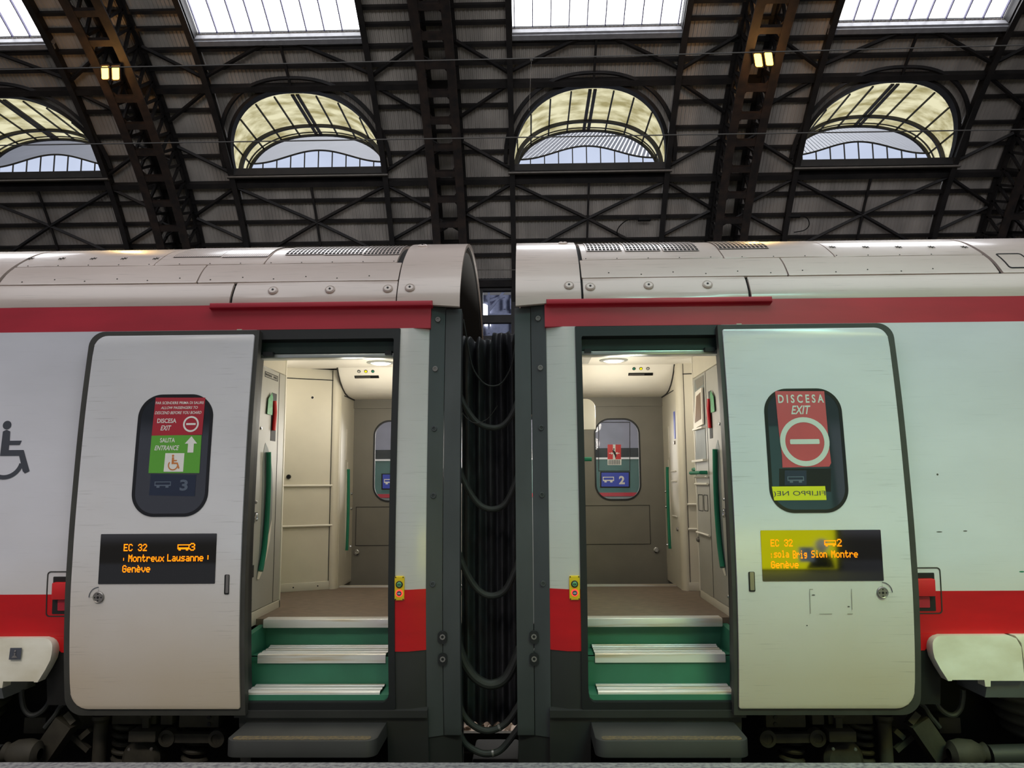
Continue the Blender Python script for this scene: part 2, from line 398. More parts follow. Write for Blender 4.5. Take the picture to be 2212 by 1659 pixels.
def ledtext(bm, txt, u0, v0, cw, ch, s, off):
    "one quad per lit dot, dots touching as in the photograph"
    f = bmap(s, off)
    for i, ch_ in enumerate(txt):
        rows = [int(x, 16) for x in F57[ch_].split()]
        for r, bits in enumerate(rows):
            run = None
            for c in range(6):
                on = c < 5 and bits >> (4-c) & 1
                if on and run is None: run = c
                if not on and run is not None:
                    a = u0+(i*6+run)*cw; b = u0+(i*6+c)*cw+cw*.15; v1 = v0-r*ch; v2 = v1-ch*1.1
                    q = [bm.verts.new(f(s*x, 0, t)) for x, t in ((a, v1), (b, v1), (b, v2), (a, v2))]
                    bm.faces.new(q); run = None

def icon_wheelchair(u, v, h, k=1):
    "outlines of the accessibility symbol; h is its height, k mirrors"
    U = lambda pts: [(u+k*a*h, v+b*h) for a, b in pts]
    ring = [(.02+.33*math.cos(rad(a)), .33+.33*math.sin(rad(a))) for a in range(140, 352, 8)]
    ring += [(.02+.255*math.cos(rad(a)), .33+.255*math.sin(rad(a))) for a in range(348, 138, -8)]
    return [[(u+k*x*h, v+y*h) for x, y in circ(-.02, .93, .075)],
            U([(-.08,.82),(-.02,.85),(.05,.82),(.06,.66),(.27,.66),(.24,.585),(.06,.585),(.06,.5),(.32,.5),(.46,.14),(.38,.1),(.34,.14),(.25,.4),(-.08,.4)]), U(ring)]

def carriage(s):
    left = s < 0
    side = 'left' if left else 'right'
    car = thing('railway_carriage', (s*1.9, 1.4, .0),
        'white and red carriage with the red and green boarding sticker on its door, coach 3' if left else
        'white and red carriage with the DISCESA EXIT sticker on its door, coach 2', 'train carriage')
    B = bmap(s); px = lambda L, off=0: [S(s, x, y, off) for x, y in L]
    # ---- body side
    t1, t2, tr0, tr1 = T(.69), T(.925), T(2.47), T(2.63)
    def P(name, u0, u1, v0, v1, m, off=0, th=.03, r=0, bev=0, cutu=None, parent=car):
        return slab(name, [rr(u0, u1, v0, v1, r)], bmap(s, off), th, M[m], parent, .06, cutu, bev)
    P('body_panel', 1.4, 7.0, t2, tr0, 'white')
    P('lower_red_band', 1.4, 7.0, t1, t2, 'red')
    P('upper_red_band', .345, 7.0, tr0, tr1, 'redup')
    slab('sole_bar', [[(2.3, T(.3)), (2.52, T(.3)), (2.52, t1), (2.3, t1)]], bmap(s), .05, M['dark'], car, .06)
    slab('red_corner', [[(2.3, T(.6)), (2.43, T(.6)), (2.52, t1), (2.3, t1)]], bmap(s, .004), .02, M['red'], car, .06)
    pl = slab('corner_pillar', [rr(.345, .53, T(.94), tr0)], lambda u, d, t: B(u, d+max(0, .45-u)*.3, t), .05, M['pillar'], car, .06, [.45])
    slab('pillar_red_patch', [rr(.345, .53, T(.60), T(.943))], lambda u, d, t: B(u, d+max(0, .45-u)*.3-.002, t), .04, M['red'], car, .06, [.45])
    slab('skirt_panel', [[(.165, 0.0), (.53, 0.0), (.53, T(.60)), (.345, T(.60)), (.345, T(.58)), (.165, T(.58))]], lambda u, d, t: B(u, d+max(0, .45-u)*.3+.004, t), .05, M['skirt'], car, .06, [.45])
    ep = slab('end_post', [rr(.262, .352, T(.1), T(2.625))], lambda u, d, t: B(u, d+(.45-u)*.3-.004, t), .05, M['post'], car, .06)
    ep2 = slab('end_post_cover', [rr(.162, .258, T(.1), T(2.61))], lambda u, d, t: B(u, d+(.45-.26)*.3-.008, t), .1, M['post'], car, .06, bev=.004)
    for z in (2.53, 2.22, 1.86, 1.47, .97):
        p, n = PN(T(z)); u = .305 if z > 2.4 else .315
        b = MB().lathe((s*u, p.x+.04, z), (0, -1, 0), [(.017, -.01), (.017, .009), (.015, .012), (.009, .012), (.008, .006), (0, .006)]).build('post_bolt', M['steelscrew'] if z > 2 else M['post'], car)
    for z in (.665, .54):
        slab('latch_recess', [rr(.235, .285, T(z)-.035, T(z)+.035, .02)], lambda u, d, t: B(u, d+.035, t), .02, M['rubber'], car)
        p, n = PN(T(z))
        MB().lathe((s*.26, p.x+.045, z+.008), (0, -1, 0), [(.016, 0), (.016, .014), (.009, .014), (.007, .006), (0, .006)], 8).build('latch_bolt', M['steelscrew'], car)
    # ---- gutter, roof
    gx = px([(457, 662), (935, 662)]) if left else px([(1665, 650), (1180, 650)])
    slab('rain_gutter', [rr(gx[1][0], gx[0][0], tr1-.03, tr1+.004)], bmap(s, .035), .05, M['redup'], car, bev=.008)
    slab('roof_underlay', [rr(.19, 7.0, tr1-.01, tl[-1]-T(2.3))], bmap(s, -.02), .03, M['seam'], car, .08)
    tA, tB, tC = T(2.795), T(2.955), T(3.285)+.2
    Sx = lambda x, y: S(s, x, y)[0]
    if left:
        hood = (.17, Sx(865, 600)-.0); A = [(Sx(858, 630), Sx(506, 630))]; A2 = Sx(500, 630); Bx = [Sx(866, 580), Sx(436, 588), Sx(14, 590)]; Cx = [Sx(866, 548), Sx(590, 548), Sx(362, 550)]; ring = [(12, 606), (40, 575), (92, 541)]
        lock = [(590, 628), (713, 626), (838, 624)]; hoodlock = [(886, 625), (913, 536)]
    else:
        hood = (.17, Sx(1249, 600)); A = [(Sx(1258, 620), Sx(1614, 620))]; A2 = Sx(1620, 620); Bx = [Sx(1252, 570), Sx(1690, 565), Sx(2140, 560)]; Cx = [Sx(1252, 540), Sx(1548, 535), Sx(1776, 530)]; ring = [(2144, 580), (2112, 540), (2080, 512)]
        lock = [(1275, 620), (1401, 617), (1528, 615)]; hoodlock = [(1229, 620), (1216, 530)]
    g = .004; hood = (.17, Bx[0]-.003)
    def RP(name, u0, u1, v0, v1, off=.0): return slab(name, [rr(u0, u1, v0+g, v1-g, .006, 2)], bmap(s, off), .018, M['roofpaint'], car, .05, [u0+(u1-u0)*k/4 for k in (1, 2, 3)], bev=.003)
    far = tl[-1]-T(2.15)
    slab('roof_end_hood', [[(hood[0], tr1-.03), (hood[1]-g, tr1), (hood[1]-g, far), (hood[0], far)]], bmap(s, .012), .022, M['roofpaint'], car, .05)
    slab('hood_lining', [[(hood[0]+.012, tr1), (hood[1]-g, tr1), (hood[1]-g, far-.02), (hood[0]+.012, far-.02)]], bmap(s, -.012), .006, M['dark'], car, .05)
    RP('side_hatch', A[0][0]+g, A[0][1], tr1+.004, tA)
    RP('cantrail_panel', A2, 7.0, tr1-.004, tA-.003)
    RP('roof_panel', Bx[0]+g, Bx[1]-g, tA, tB); RP('roof_panel', Bx[1]+g, Bx[2]-.012, tA, tB)
    RP('roof_panel', Bx[2]+.012, 7.0, tA, tC)
    c0 = RP('vent_panel', Cx[0]+g, Cx[1]-g, tB, tC); c1 = RP('vent_panel', Cx[1]+g, Cx[2]-g, tB, tC); RP('roof_panel', Cx[2]+g, Bx[2]-.012, tB, tC)
    # grilles
    gl = [(c0, [(616,700),(700,782),(784,862)], 531, 551, 10, 5), (c1, [(375,475),(480,576)], 540, 556, 22, 1)] if left else \
         [(c0, [(1268,1343),(1352,1427),(1434,1511)], 523, 543, 9, 5), (c1, [(1553,1662)], 518, 538, 12, 4)]
    for par, spans, y0, y1, nb, nh in gl:
        for a, b in spans:
            q = px([(a, y1), (b, y1), (b, y0)]); ua, ub = sorted((q[0][0], q[1][0])); va = (q[0][1]+q[1][1])/2; vb = va+.42
            gr = slab('roof_grille', [rr(ua, ub, va, vb, .01)], bmap(s, .003), .004, M['seam'], par, .05); mb = MB()
            f = bmap(s, .006)
            for k in range(nb+1):
                u = ua+(ub-ua)*k/nb; w = .006 if nb > 15 else .004
                mb.grid([[f(u-w, 0, va+(vb-va)*j/8), f(u+w, 0, va+(vb-va)*j/8)] for j in range(9)])
            for k in range(nh+1 if nh > 1 else 2):
                v = va+(vb-va)*k/max(nh*1.6, 1)
                if v <= vb: mb.grid([[f(ua, 0, v-.004), f(ub, 0, v-.004)], [f(ua, 0, v+.004), f(ub, 0, v+.004)]])
            mb.build('grille_bars', M['roofpaint'], gr)
    for p in lock+hoodlock:
        u, t = S(s, *p)
        k = disc('panel_lock', s, u, t, .012 if p in hoodlock else 0, .03, .012, M['roofpaint'], car, [(.031, -.004), (.031, .006), (.024, .012), (.021, .010), (.009, .011), (0, .011)])
        disc('keyhole', s, u, t, .012 if p in hoodlock else 0, .008, .014, M['hole'], k)
    # rivets and star-shaped fixings on the roof skin
    xs = [66, 134, 202, 268, 337] if left else [1798, 1870, 1941, 2012, 2083]
    for x in xs:
        u, t = S(s, x, 559 if left else 534); mb = MB(); f = bmap(s, .002)
        for a in range(3):
            c_, s_ = math.cos(rad(60*a+20))*.022, math.sin(rad(60*a+20))*.026
            mb.bar(f(u-c_, 0, t-s_), f(u+c_, 0, t+s_), .0028)
        mb.build('roof_fixing', M['stain'], car)
    for k in range(13 if left else 12):
        u = .55+k*.2; disc('roof_rivet', s, u, tA+.03+(.02 if k % 2 else 0), .001, .0042, .002, M['stain'], car)
        disc('roof_rivet', s, u+.07, tB+.018, .001, .004, .002, M['stain'], car)
    if not left:
        q = px([(2150, 578), (2212, 578), (2212, 545), (2165, 545)])
        v = (q[0][1], q[2][1]); hu = Sx(2163, 560)
        slab('roof_hatch_frame', [rr(hu, hu+.16, v[0]-.01, v[1]-.02, .02), rr(hu+.008, hu+.152, v[0], v[1]-.03, .015)], bmap(s, .003), .004, M['seam'], car, .05)
    # ---- door surround
    fr = slab('door_frame', [rr(.525, 1.42, T(.26), T(2.465), [.04, 0, 0, 0]), rr(.562, 1.385, T(.315), T(2.405), [.05, .01, .01, .01])], bmap(s, .01), .13, M['rubber'], car, .06)
    slab('door_sill', [rr(.53, 1.4, T(.27), T(.318))], bmap(s, .005), .1, M['rubber'], car)
    slab('sill_beam', [rr(.345, 1.44, T(.235), T(.275))], bmap(s, .02), .1, M['skirt'], car)
    slab('step_housing', [[(.345, T(-.18)), (1.42, T(-.18)), (1.42, T(.24)), (.345, T(.24))], [(.575, T(-.1)), (1.36, T(-.1)), (1.36, T(.165)), (.575, T(.165))]], bmap(s, -.002), .12, M['skirt'], car, .06)
    st = MB(); yb = .16
    st2 = slab('folding_step', [rr(.575, 1.375, -.235, yb, [.06, .06, .0, .0])], lambda u, d, v: Vector((s*u, v, .205-d)), .085, M['skirt'], car, bev=.006)
    slab('grip_edge', [rr(.61, 1.34, -.226, -.168, .02)], lambda u, d, v: Vector((s*u, v, .2075-d)), .002, mat('worn_yellow_grip', (112, 96, 62), .7, var=.5, scale=(60, 60, 9), col2=(66, 62, 54)), st2)
    mb = MB().box(min(s*.56, s*1.37), max(s*.56, s*1.37), .5, .52, -.15, .3); mb.build('step_recess_back', M['dark'], car)
    # ---- plug door leaf, slid open along the side
    lo, hi = T(.30), T(2.43)
    seal = slab('door_leaf', [rr(1.362, 2.385, lo-.035, hi+.02, [0, .1, .09, 0])], bmap(s, .055), .055, M['seal'], car, .06)
    skin = slab('leaf_skin', [rr(1.387, 2.345, lo+.005, hi-.01, [.012, .1, .075, .012])], bmap(s, .068), .016, M['leaf'], seal, .06, bev=.005)
    L = bmap(s, .0715)
    wu0, wu1, wv0, wv1 = 1.59, 2.03, T(1.36), T(2.06)
    rim = slab('window_rim', [rr(wu0, wu1, wv0, wv1, .135, 14), rr(wu0+.018, wu1-.018, wv0+.018, wv1-.018, .118, 14)], bmap(s, .071), .01, M['winrub'], seal, .06)
    slab('window_pane', [rr(wu0+.012, wu1-.012, wv0+.012, wv1-.012, .122, 14)], bmap(s, .070), .006, M['glassL'] if left else M['glassR'], seal, .06)
    W = bmap(s, .0725)
    dsp = slab('destination_display', [rr(1.527, 2.19, T(.992), T(1.267), .004, 2)], bmap(s, .0705), .006, M['lcd'], seal, .06)
    f0 = .0715
    def lt(txt, x, y, w, h):           # pixel box of the lettering in the photograph
        a = S(s, x, y, .07); b = S(s, x+w, y+h, .07); n = len(txt)*6-1; bm = bmesh.new()
        if txt == '[=]':             # coach pictogram
            f = bmap(s, f0); w_ = b[0]-a[0]; h_ = b[1]-a[1]
            for x0, x1, y0, y1 in ((0, 1, 0, .16), (0, .07, 0, .6), (.93, 1, 0, .6), (0, 1, .5, .8), (.1, .28, .8, 1), (.72, .9, .8, 1)):
                bm.faces.new([bm.verts.new(f(a[0]+w_*x, 0, a[1]+h_*y)) for x, y in ((x0, y0), (x1, y0), (x1, y1), (x0, y1))])
            done(bm, 'coach_pictogram', M['led'], dsp); return
        ledtext(bm, txt, s*a[0], a[1], (s*b[0]-s*a[0])/n, (a[1]-b[1])/7, s, f0); done(bm, 'destination_lettering', M['led'], dsp)
    if left:
        lt('EC 32', 268, 1175, 49, 15); lt('[=]', 384, 1176, 25, 13); lt('3', 410, 1173, 11, 16); lt('|', 266, 1199, 5, 14); lt('Montreux', 278, 1198, 76, 15); lt('Lausanne', 362, 1197, 77, 15); lt('!', 447, 1197, 8, 16); lt('Genève', 265, 1221, 59, 15)
    else:
        lt('EC 32', 1664, 1165, 48, 15); lt('[=]', 1780, 1167, 26, 13); lt('2', 1807, 1164, 11, 16); lt(':', 1664, 1191, 6, 14); lt('sola', 1671, 1189, 33, 15); lt('Brig', 1712, 1189, 31, 17); lt('Sion', 1752, 1189, 34, 15); lt('Montre', 1795, 1189, 58, 15); lt('Genève', 1665, 1212, 60, 15)
    # stickers and strips on the pane
    def q4(x0, y0, x1, y1):
        a = S(s, x0, y1, .07); b = S(s, x1, y0, .07); return a[0], b[0], a[1], b[1]
    def tx(name, rows, par, m):
        for txt, x0, y0, x1, y1, sh, bo in rows:
            bm = bmesh.new()
            u0, u1, v0, v1 = q4(x0, y0, x1, y1); textbm(bm, txt, (u0, u1, v0, v1), W, sh, bo, d=-.0012)
            done(bm, name, M[m], par)
    if left:
        sk = slab('boarding_sticker', [px([(321, 1022), (328, 940), (436, 940), (431, 1022)], .07)], W, .001, M['sgreen'], seal, .06)
        sr = slab('red_sticker_field', [px([(328, 941), (337, 859), (444, 859), (437, 939)], .07)], bmap(s, .0728), .001, M['sred'], sk, .06)
        tx('sticker_lettering', [('FAR SCENDERE PRIMA DI SALIRE', 337, 867, 441, 873.5, 0, .012), ('ALLOW PASSENGERS TO', 348, 877.5, 428, 884, .25, .012), ('DESCEND BEFORE YOU BOARD', 335, 888, 436, 895, .25, .012), ('DISCESA', 340, 904, 382, 914, 0, .018), ('EXIT', 347, 919, 371, 930, .3, .018), ('SALITA', 346, 946, 379, 956, 0, .018), ('ENTRANCE', 334, 962, 388, 973, .3, .018)], sk, 'swhite')
        c = S(s, 413, 916, .07)
        u0, u1, v0, v1 = q4(396, 933, 430, 899); r = .046
        shapes('no_entry_symbol', [[circ(c[0], c[1], r), circ(c[0], c[1], r*.78)], rr(c[0]-r*.6, c[0]+r*.6, c[1]-r*.12, c[1]+r*.12)], W, M['swhite'], sk, -.0012)
        c = S(s, 413, 960, .07); h = .047
        shapes('arrow_symbol', [[(c[0]-.017, c[1]-h), (c[0]+.017, c[1]-h), (c[0]+.017, c[1]+h*.1), (c[0]+.036, c[1]+h*.1), (c[0], c[1]+h), (c[0]-.036, c[1]+h*.1), (c[0]-.017, c[1]+h*.1)]], W, M['swhite'], sk, -.0012)
        slab('access_sticker', [px([(354, 1019), (358, 979), (399, 979), (396, 1019)], .07)], bmap(s, .074), .001, M['swhite'], sk)
        c = S(s, 373, 1017, .07); shapes('wheelchair_symbol', icon_wheelchair(c[0], c[1]+.002, .09, -1), W, M['sorange'], sk, -.0026)
        plate = [(322, 1070), (326, 1024), (424, 1026), (421, 1072)]; cx, cn = (334, 1040, 370, 1050), ('3', 388, 1036, 407, 1060)
    else:
        sk = slab('exit_sticker', [px([(1690, 1010), (1689, 985), (1682, 930), (1679, 900), (1674, 845), (1780, 845), (1785, 900), (1790, 955), (1795, 1000), (1791, 1008)], .07)], W, .001, M['sred2'], seal, .06)
        tx('sticker_lettering', [('D I S C E S A', 1681, 852, 1778, 871, 0, .025), ('EXIT', 1709, 876, 1750, 895, .3, .018)], sk, 'sgrey')
        c = S(s, 1738, 954, .07); r = .139
        shapes('no_entry_symbol', [[circ(c[0], c[1], r, 40), circ(c[0], c[1], r*.79, 40)], rr(c[0]-.083, c[0]+.083, c[1]-.014, c[1]+.014, .006, 3)], W, M['sgrey'], sk, -.0012)
        yl = slab('yellow_strip', [px([(1672, 1081), (1667, 1051), (1782, 1050), (1785, 1080)], .07)], W, .001, M['ystrip'], seal, .06)  # flat yellow strip carrying mirrored lettering
        bm = bmesh.new(); u0, u1, v0, v1 = q4(1671, 1060, 1782, 1074)
        textbm(bm, 'FILIPPO NE(', (u0, u1, v0, v1), W, 0, 0, True, -.0012); done(bm, 'strip_lettering', M['icon'], yl)
        plate = [(1695, 1048), (1695, 1016), (1742, 1016), (1742, 1048)]; cx, cn = (1701, 1029, 1736, 1039), None
        slab('inner_frame', [px([(1683, 1062), (1683, 1012), (1795, 1012), (1795, 1062)], .07)], bmap(s, .0707), .0005, M['winrub'], seal)
    pt = slab('coach_plate', [px(plate, .07)], bmap(s, .0715), .001, M['bluedim'], seal, .06)
    a = S(s, cx[0], cx[3], .07); b = S(s, cx[2], cx[1], .07); u0, u1 = sorted((a[0], b[0])); v0, v1 = sorted((a[1], b[1])); w = .005
    shapes('coach_symbol', [[rr(u0, u1, v0, v1), rr(u0+w, u1-w, v0+w*1.4, v1-w)], rr(u0+.012, u0+.03, v0-.01, v0), rr(u1-.03, u1-.012, v0-.01, v0)], W, M['dimtext'], pt, -.0003)
    if cn:
        bm = bmesh.new(); u0, u1, v0, v1 = q4(cn[1], cn[2], cn[3], cn[4]); textbm(bm, cn[0], (u0, u1, v0, v1), W, 0, .03, d=-.0003); done(bm, 'coach_number', M['dimtext'], pt)
    # recessed pull and square lock
    if left: slot, lk = (484, 1284, 496, 1241), (213, 1290)
    else: slot, lk = (1618, 1278, 1630, 1235), (1906, 1280)
    a = S(s, slot[0], slot[1], .07); b = S(s, slot[2], slot[3], .07); u0, u1 = sorted((a[0], b[0]))
    sl = slab('finger_slot', [rr(u0, u1, a[1], b[1], .006, 3)], L, .002, M['hole'], seal)
    slab('slot_plate', [rr(u0+(.004 if left else .008), u1-(.008 if left else .004), a[1]+.008, b[1]-.002, .004, 3)], bmap(s, .0718), .001, M['steelscrew'], sl)
    u, t = S(s, *lk, .07)
    lo_ = disc('square_lock', s, u, t, .07, .031, .012, M['steelscrew'], seal, [(.032, -.003), (.032, .004), (.028, .01), (.024, .008), (0, .008)])
    mb = MB(); p, n = PN(t)
    for du, dv in ((0, 0), (.018, 0), (-.018, 0), (0, .018), (0, -.018)):
        mb.lathe(bmap(s, .0785)(u+du, 0, t+dv), (0, n.x, n.y), [(.007 if not (du or dv) else .004, -.001), (.007 if not (du or dv) else .004, .001), (0, .001)], 10)
    mb.build('lock_pins', M['hole'], lo_)
    arc = lambda r: [(u+r*math.cos(rad(a)), t+r*math.sin(rad(a))) for a in range(0, 91, 9)]
    shapes('lock_arc', [[[(u, t)]+arc(.056), [(u+.004, t+.004)]+[(x, y) for x, y in arc(.052)]]], bmap(s, .0722), M['icon'], lo_, 0)
    # ---- emergency handle beside the door
    rec = [S(s, *p) for p in ([(99, 1328), (99, 1240)] if left else [(2036, 1325), (2036, 1230)])]
    ue = rec[0][0]
    fl = slab('handle_frame', [rr(2.36, ue, T(.8), T(1.055), [0, .02, .02, 0]), rr(2.36, ue-.006, T(.806), T(1.049), [0, .016, .016, 0])], bmap(s, .003), .006, M['gap'], car, .06)
    slab('handle_recess', [rr(2.36, ue-.036, T(.815), T(1.025), .004, 2)], bmap(s, .002), .003, M['hole'], car)
    slab('emergency_handle', [rr(2.36, ue-.045, T(.9), T(.995), .008, 3)], bmap(s, .03), .03, M['redh'], car, bev=.006)
    slab('handle_base', [rr(2.36, ue-.07, T(.835), T(.895), .004, 2)], bmap(s, .006), .006, M['sred'], car)
    # ---- white bogie fairing below the red band
    fm = lambda u, d, v: Vector((s*u, -.05+d+max(0, v-.62)*.3, v))
    fp = [(2.475, .683), (2.457, .67), (2.446, .652), (2.441, .63), (2.441, .605), (2.446, .575), (2.472, .52), (2.51, .455), (2.53, .455), (2.53, .46), (2.705, .46), (2.707, .425), (2.735, .425), (2.738, .455), (2.92, .455), (2.92, .63), (2.905, .675), (2.87, .69), (2.5, .69)]
    slab('bogie_fairing', [fp], fm, .07, M['whitepl'], car)
    slab('fairing_panel', [[(2.93, .455), (7.0, .455), (7.0, .69), (2.9, .69), (2.925, .65)]], fm, .12, M['whitepl'], car, bev=.006)
    for v in (.56, .48): MB().lathe(fm(2.955, 0, v), (0, -1, 0), [(.013, -.01), (.013, .002), (0, .003)], 12).build('fairing_bolt', M['hole'], car)
    mb = MB().hexa([(s*2.74, -.04, .44), (s*7.0, -.1, .38), (s*7.0, .3, .4), (s*2.74, .3, .44), (s*2.74, -.04, .452), (s*7.0, -.06, .452), (s*7.0, .3, .452), (s*2.74, .3, .452)])
    mb = MB(); mb.hexa([(s*2.74, .02, .35), (s*7.0, -.06, .34), (s*7.0, .3, .34), (s*2.74, .3, .35), (s*2.74, -.02, .45), (s*7.0, -.1, .40), (s*7.0, .3, .44), (s*2.74, .3, .45)])
    mb.build('spring_shelf', M['greyled'], car)
    if left:
        sg = slab('jacking_sign', [rr(2.615, 2.68, .578, .64)], lambda u, d, v: fm(u, d-.003, v), .003, M['icon'], car)
        shapes('jacking_symbol', [[(2.63, .588), (2.665, .588), (2.655, .6), (2.65, .6), (2.652, .615), (2.642, .615), (2.645, .6), (2.64, .6)], circ(2.647, .625, .005, 10)], lambda u, d, v: fm(u, d-.004, v), M['steelscrew'], sg)
        c = S(s, 12, 1036); shapes('wheelchair_symbol', icon_wheelchair(S(s, 12, 1036)[0]+.02, c[1], .345, -1), bmap(s, .001), M['icon'], car)
    else:
        for x, y, w, h in ((2025, 1025, .012, .012), (2029, 1149, .035, .006), (2085, 1147, .024, .006), (2207, 1235, .03, .008)):
            u, t = S(s, x, y); slab('scuff_mark', [circ(u, t, w/2, 10, h/2)], bmap(s, .0006), 0, M['rail'] if x == 2207 else M['stain'], car)
        q = lambda x, y: S(s, x, y, .07); a = q(1748, 1272); b = q(1842, 1325)
        shapes('label_residue', [rr(a[0], a[0]+.003, b[1], a[1]), rr(a[0], a[0]+.02, a[1]-.004, a[1]), rr(b[0]-.03, b[0], b[1]-.004, b[1]), rr(b[0]-.004, b[0]-.001, b[1]+.02, a[1]), rr(a[0]+.05, a[0]+.12, b[1]-.003, b[1])], L, mat('label_glue', (150, 148, 132), .7), seal)
        for x, y, w in ((1743, 1351, .01), (1757, 1285, .02), (1833, 1310, .014)):
            u, t = q(x, y); slab('scuff_mark', [circ(u, t, w/2, 8, .003)], bmap(s, .0718), 0, M['stain'], seal)
    # ---- hanging push buttons
    a, b = (853, 1296), (874, 1244)
    if not left: a, b = (1230, 1295), (1252, 1243)
    a = S(s, *a); b = S(s, *b); u0, u1 = sorted((a[0], b[0])); uc = (u0+u1)/2
    bp = slab('button_plate', [rr(u0, u1, a[1], b[1], .008, 4)], bmap(s, .014), .02, M['yellow'], car, bev=.003)
    for k, (v, m) in enumerate(((.66, 'btngreen'), (.3, 'redh'))):
        t = a[1]+(b[1]-a[1])*v; rng = disc('button_ring', s, uc, t, .014, .02, .006, M['rubber'] if k == 0 else M['ledred'], bp)
        disc('door_button', s, uc, t, .018, .014, .006, M[m] if k == 0 else M['icon'], bp)
        f = bmap(s, .0255); w = .003
        shapes('button_symbol', [[(uc-.002, t-.006), (uc-.002, t+.006), (uc-.009, t)], [(uc+.002, t-.006), (uc+.002, t+.006), (uc+.009, t)]], f, M['hole'] if k == 0 else M['swhite'], bp, 0)
    for du in (u0+.006, u1-.006):
        for t in (a[1]+.006, b[1]-.006): disc('plate_screw', s, du, t, .014, .0035, .002, M['hole'], bp)
    vestibule(s, car, left)
    underframe(s, car, left)
    return car
# ------------------------------------------------------------------ entrance vestibule seen through the open door
def vestibule(s, car, left):
    def bx(name, u0, u1, y0, y1, z0, z1, m, par=car, bev=0):
        return MB().box(min(s*u0, s*u1), max(s*u0, s*u1), y0, y1, z0, z1, bev).build(name, M[m], par)
    U = 1.49
    PM = lambda y, d, z: Vector((s*(U+d), y, z))            # side panel; depth goes away from the door opening
    def pm(x, y, off=0):                                     # photograph -> (y, z) on the side panel
        d = ray(x, y); k = (s*(U-off)-CAM.x)/d.x; q = CAM+d*k; return q.y, q.z
    yend = .97 if left else 1.37
    # floor, steps
    bx('vestibule_floor', .3, 2.2, .5, 1.97, .66, .70, 'carpet')
    bx('far_threshold', .3, 1.5, 1.93, 1.985, .695, .712, 'alu')
    bx('threshold_nosing', .5, 1.42, .435, .53, .655, .708, 'alu', bev=.006)
    bx('step_riser', .5, 1.46, .5, .53, .3, .66, 'green')
    bx('step_riser', .5, 1.46, .27, .3, .3, .52, 'green')
    bx('step_shelf', .5, 1.46, .265, .52, .495, .52, 'green')
    bx('step_shelf', .57, 1.382, .085, .3, .31, .35, 'green')
    for y0, z in ((.258, .52), (.09, .35)):
        mb = MB(); f = [(0, -.035 if z > .4 else 0), (0, .012), (.012, .017), (.05, .017), (.055, .013), (.075, .013), (.08, .017), (.11, .017), (.115, .013), (.14, .013), (.145, .017), (.17, .017), (.175, .012), (.19, .012), (.195, .018), (.215, .018), (.22, .024), (.235, .024), (.24, .018), (.255, .018), (.255, 0)]
        mb.grid([[(s*u, y0+a, z+b) for a, b in f] for u in (.62, 1.385)])
        mb.build('step_tread', M['alu'], car)
    slab('stair_side_wall', [[(.04, .3), (.54, .3), (.54, .67), (.02, .61)]], lambda y, d, z: Vector((s*(1.455-y*.1+d+(z-.3)*.05), y, z)), .04, M['green'], car)
    ps = slab('stair_side_pocket', [rr(.14, .24, .37, .55, .02)], lambda y, d, z: Vector((s*(1.453-y*.1+d+(z-.3)*.05), y, z)), .004, M['green'], car, bev=.002)
    # header
    bx('header_recess', .5, 1.42, .14, .18, 2.33, 2.5, 'teal'); bx('header_strip', .55, 1.4, .13, .22, 2.3, 2.325, 'strip', bev=.004)
    bx('header_latch', 1.3, 1.36, .10, .14, 2.31, 2.335, 'rubber'); bx('header_latch', .58, .62, .10, .14, 2.31, 2.335, 'rubber')
    bx('header_cover', .4, 2.2, .18, .24, 2.325, 2.55, 'dark')
    # ceiling, end wall
    bx('vestibule_ceiling', .3, 2.3, .2, 1.75, 2.475, 2.5, 'ceil')
    bx('gangway_wall', .33, .38, .2, 2.4, .3, 2.5, 'beige')
    bx('ceiling_hatch', .35, .72, 1.2, 1.6, 2.47, 2.478, 'greyp')
    c = (s*.905, 1.45, 2.475)
    dl = MB().lathe(c, (0, 0, -1), [(.11, 0), (.11, .006), (.085, .012), (.08, .004), (0, .004)], 28).build('downlight', M['strip'], car)
    MB().lathe((c[0], c[1], 2.468), (0, 0, -1), [(.078, 0), (.06, .008), (0, .011)], 28).build('lamp_lens', M['lamp'], dl)
    # far bulkhead above the opposite door
    f = [(1.70, 2.478), (1.715, 2.462), (1.745, 2.425), (1.8, 2.38), (1.88, 2.335), (1.98, 2.30), (2.1, 2.283), (2.2, 2.28), (2.36, 2.28)]
    mb = MB(); mb.grid([[(s*u, a, b) for a, b in f] for u in (.34, .8, 1.2, 1.314 if left else 1.427)]); bk = mb.build('bulkhead', M['ceil'], car, 60)
    MB().tube([(s*(1.308 if left else 1.421), a-.002, b-.004) for a, b in f], .006, 6).build('bulkhead_joint', M['gap'], bk)
    for k, (x, y) in enumerate(((776, 805), (791, 805), (806, 805)) if left else ((1399, 797), (1384, 797), (1369, 797))):
        q = at(x, y, 1.74); c = (q.x, 1.728, 2.447)
        l = MB().lathe(c, (0, -.8, -.6), [(.014, -.004), (.014, .004), (.010, .005), (0, .005)], 14).build('indicator', M['hole'], bk)
        MB().lathe(c, (0, -.8, -.6), [(.010, .004), (.007, .009), (0, .01)], 14).build('indicator_lens', (M['greyp'], M['ledon'], M['rail'])[k], l)
    q = at(792, 812, 1.76) if left else at(1384, 806, 1.76)
    BM_ = lambda u, d, v: Vector((q.x+u, 1.766-.7*v-d*.6, 2.408+.6*v*1.2-.004-d*.7))
    slab('bulkhead_slot', [rr(-.1, .1, -.014, .014)], lambda u, d, v: Vector((q.x+u, 1.765-v*.8, 2.405+v*.7)), .003, M['hole'], bk)
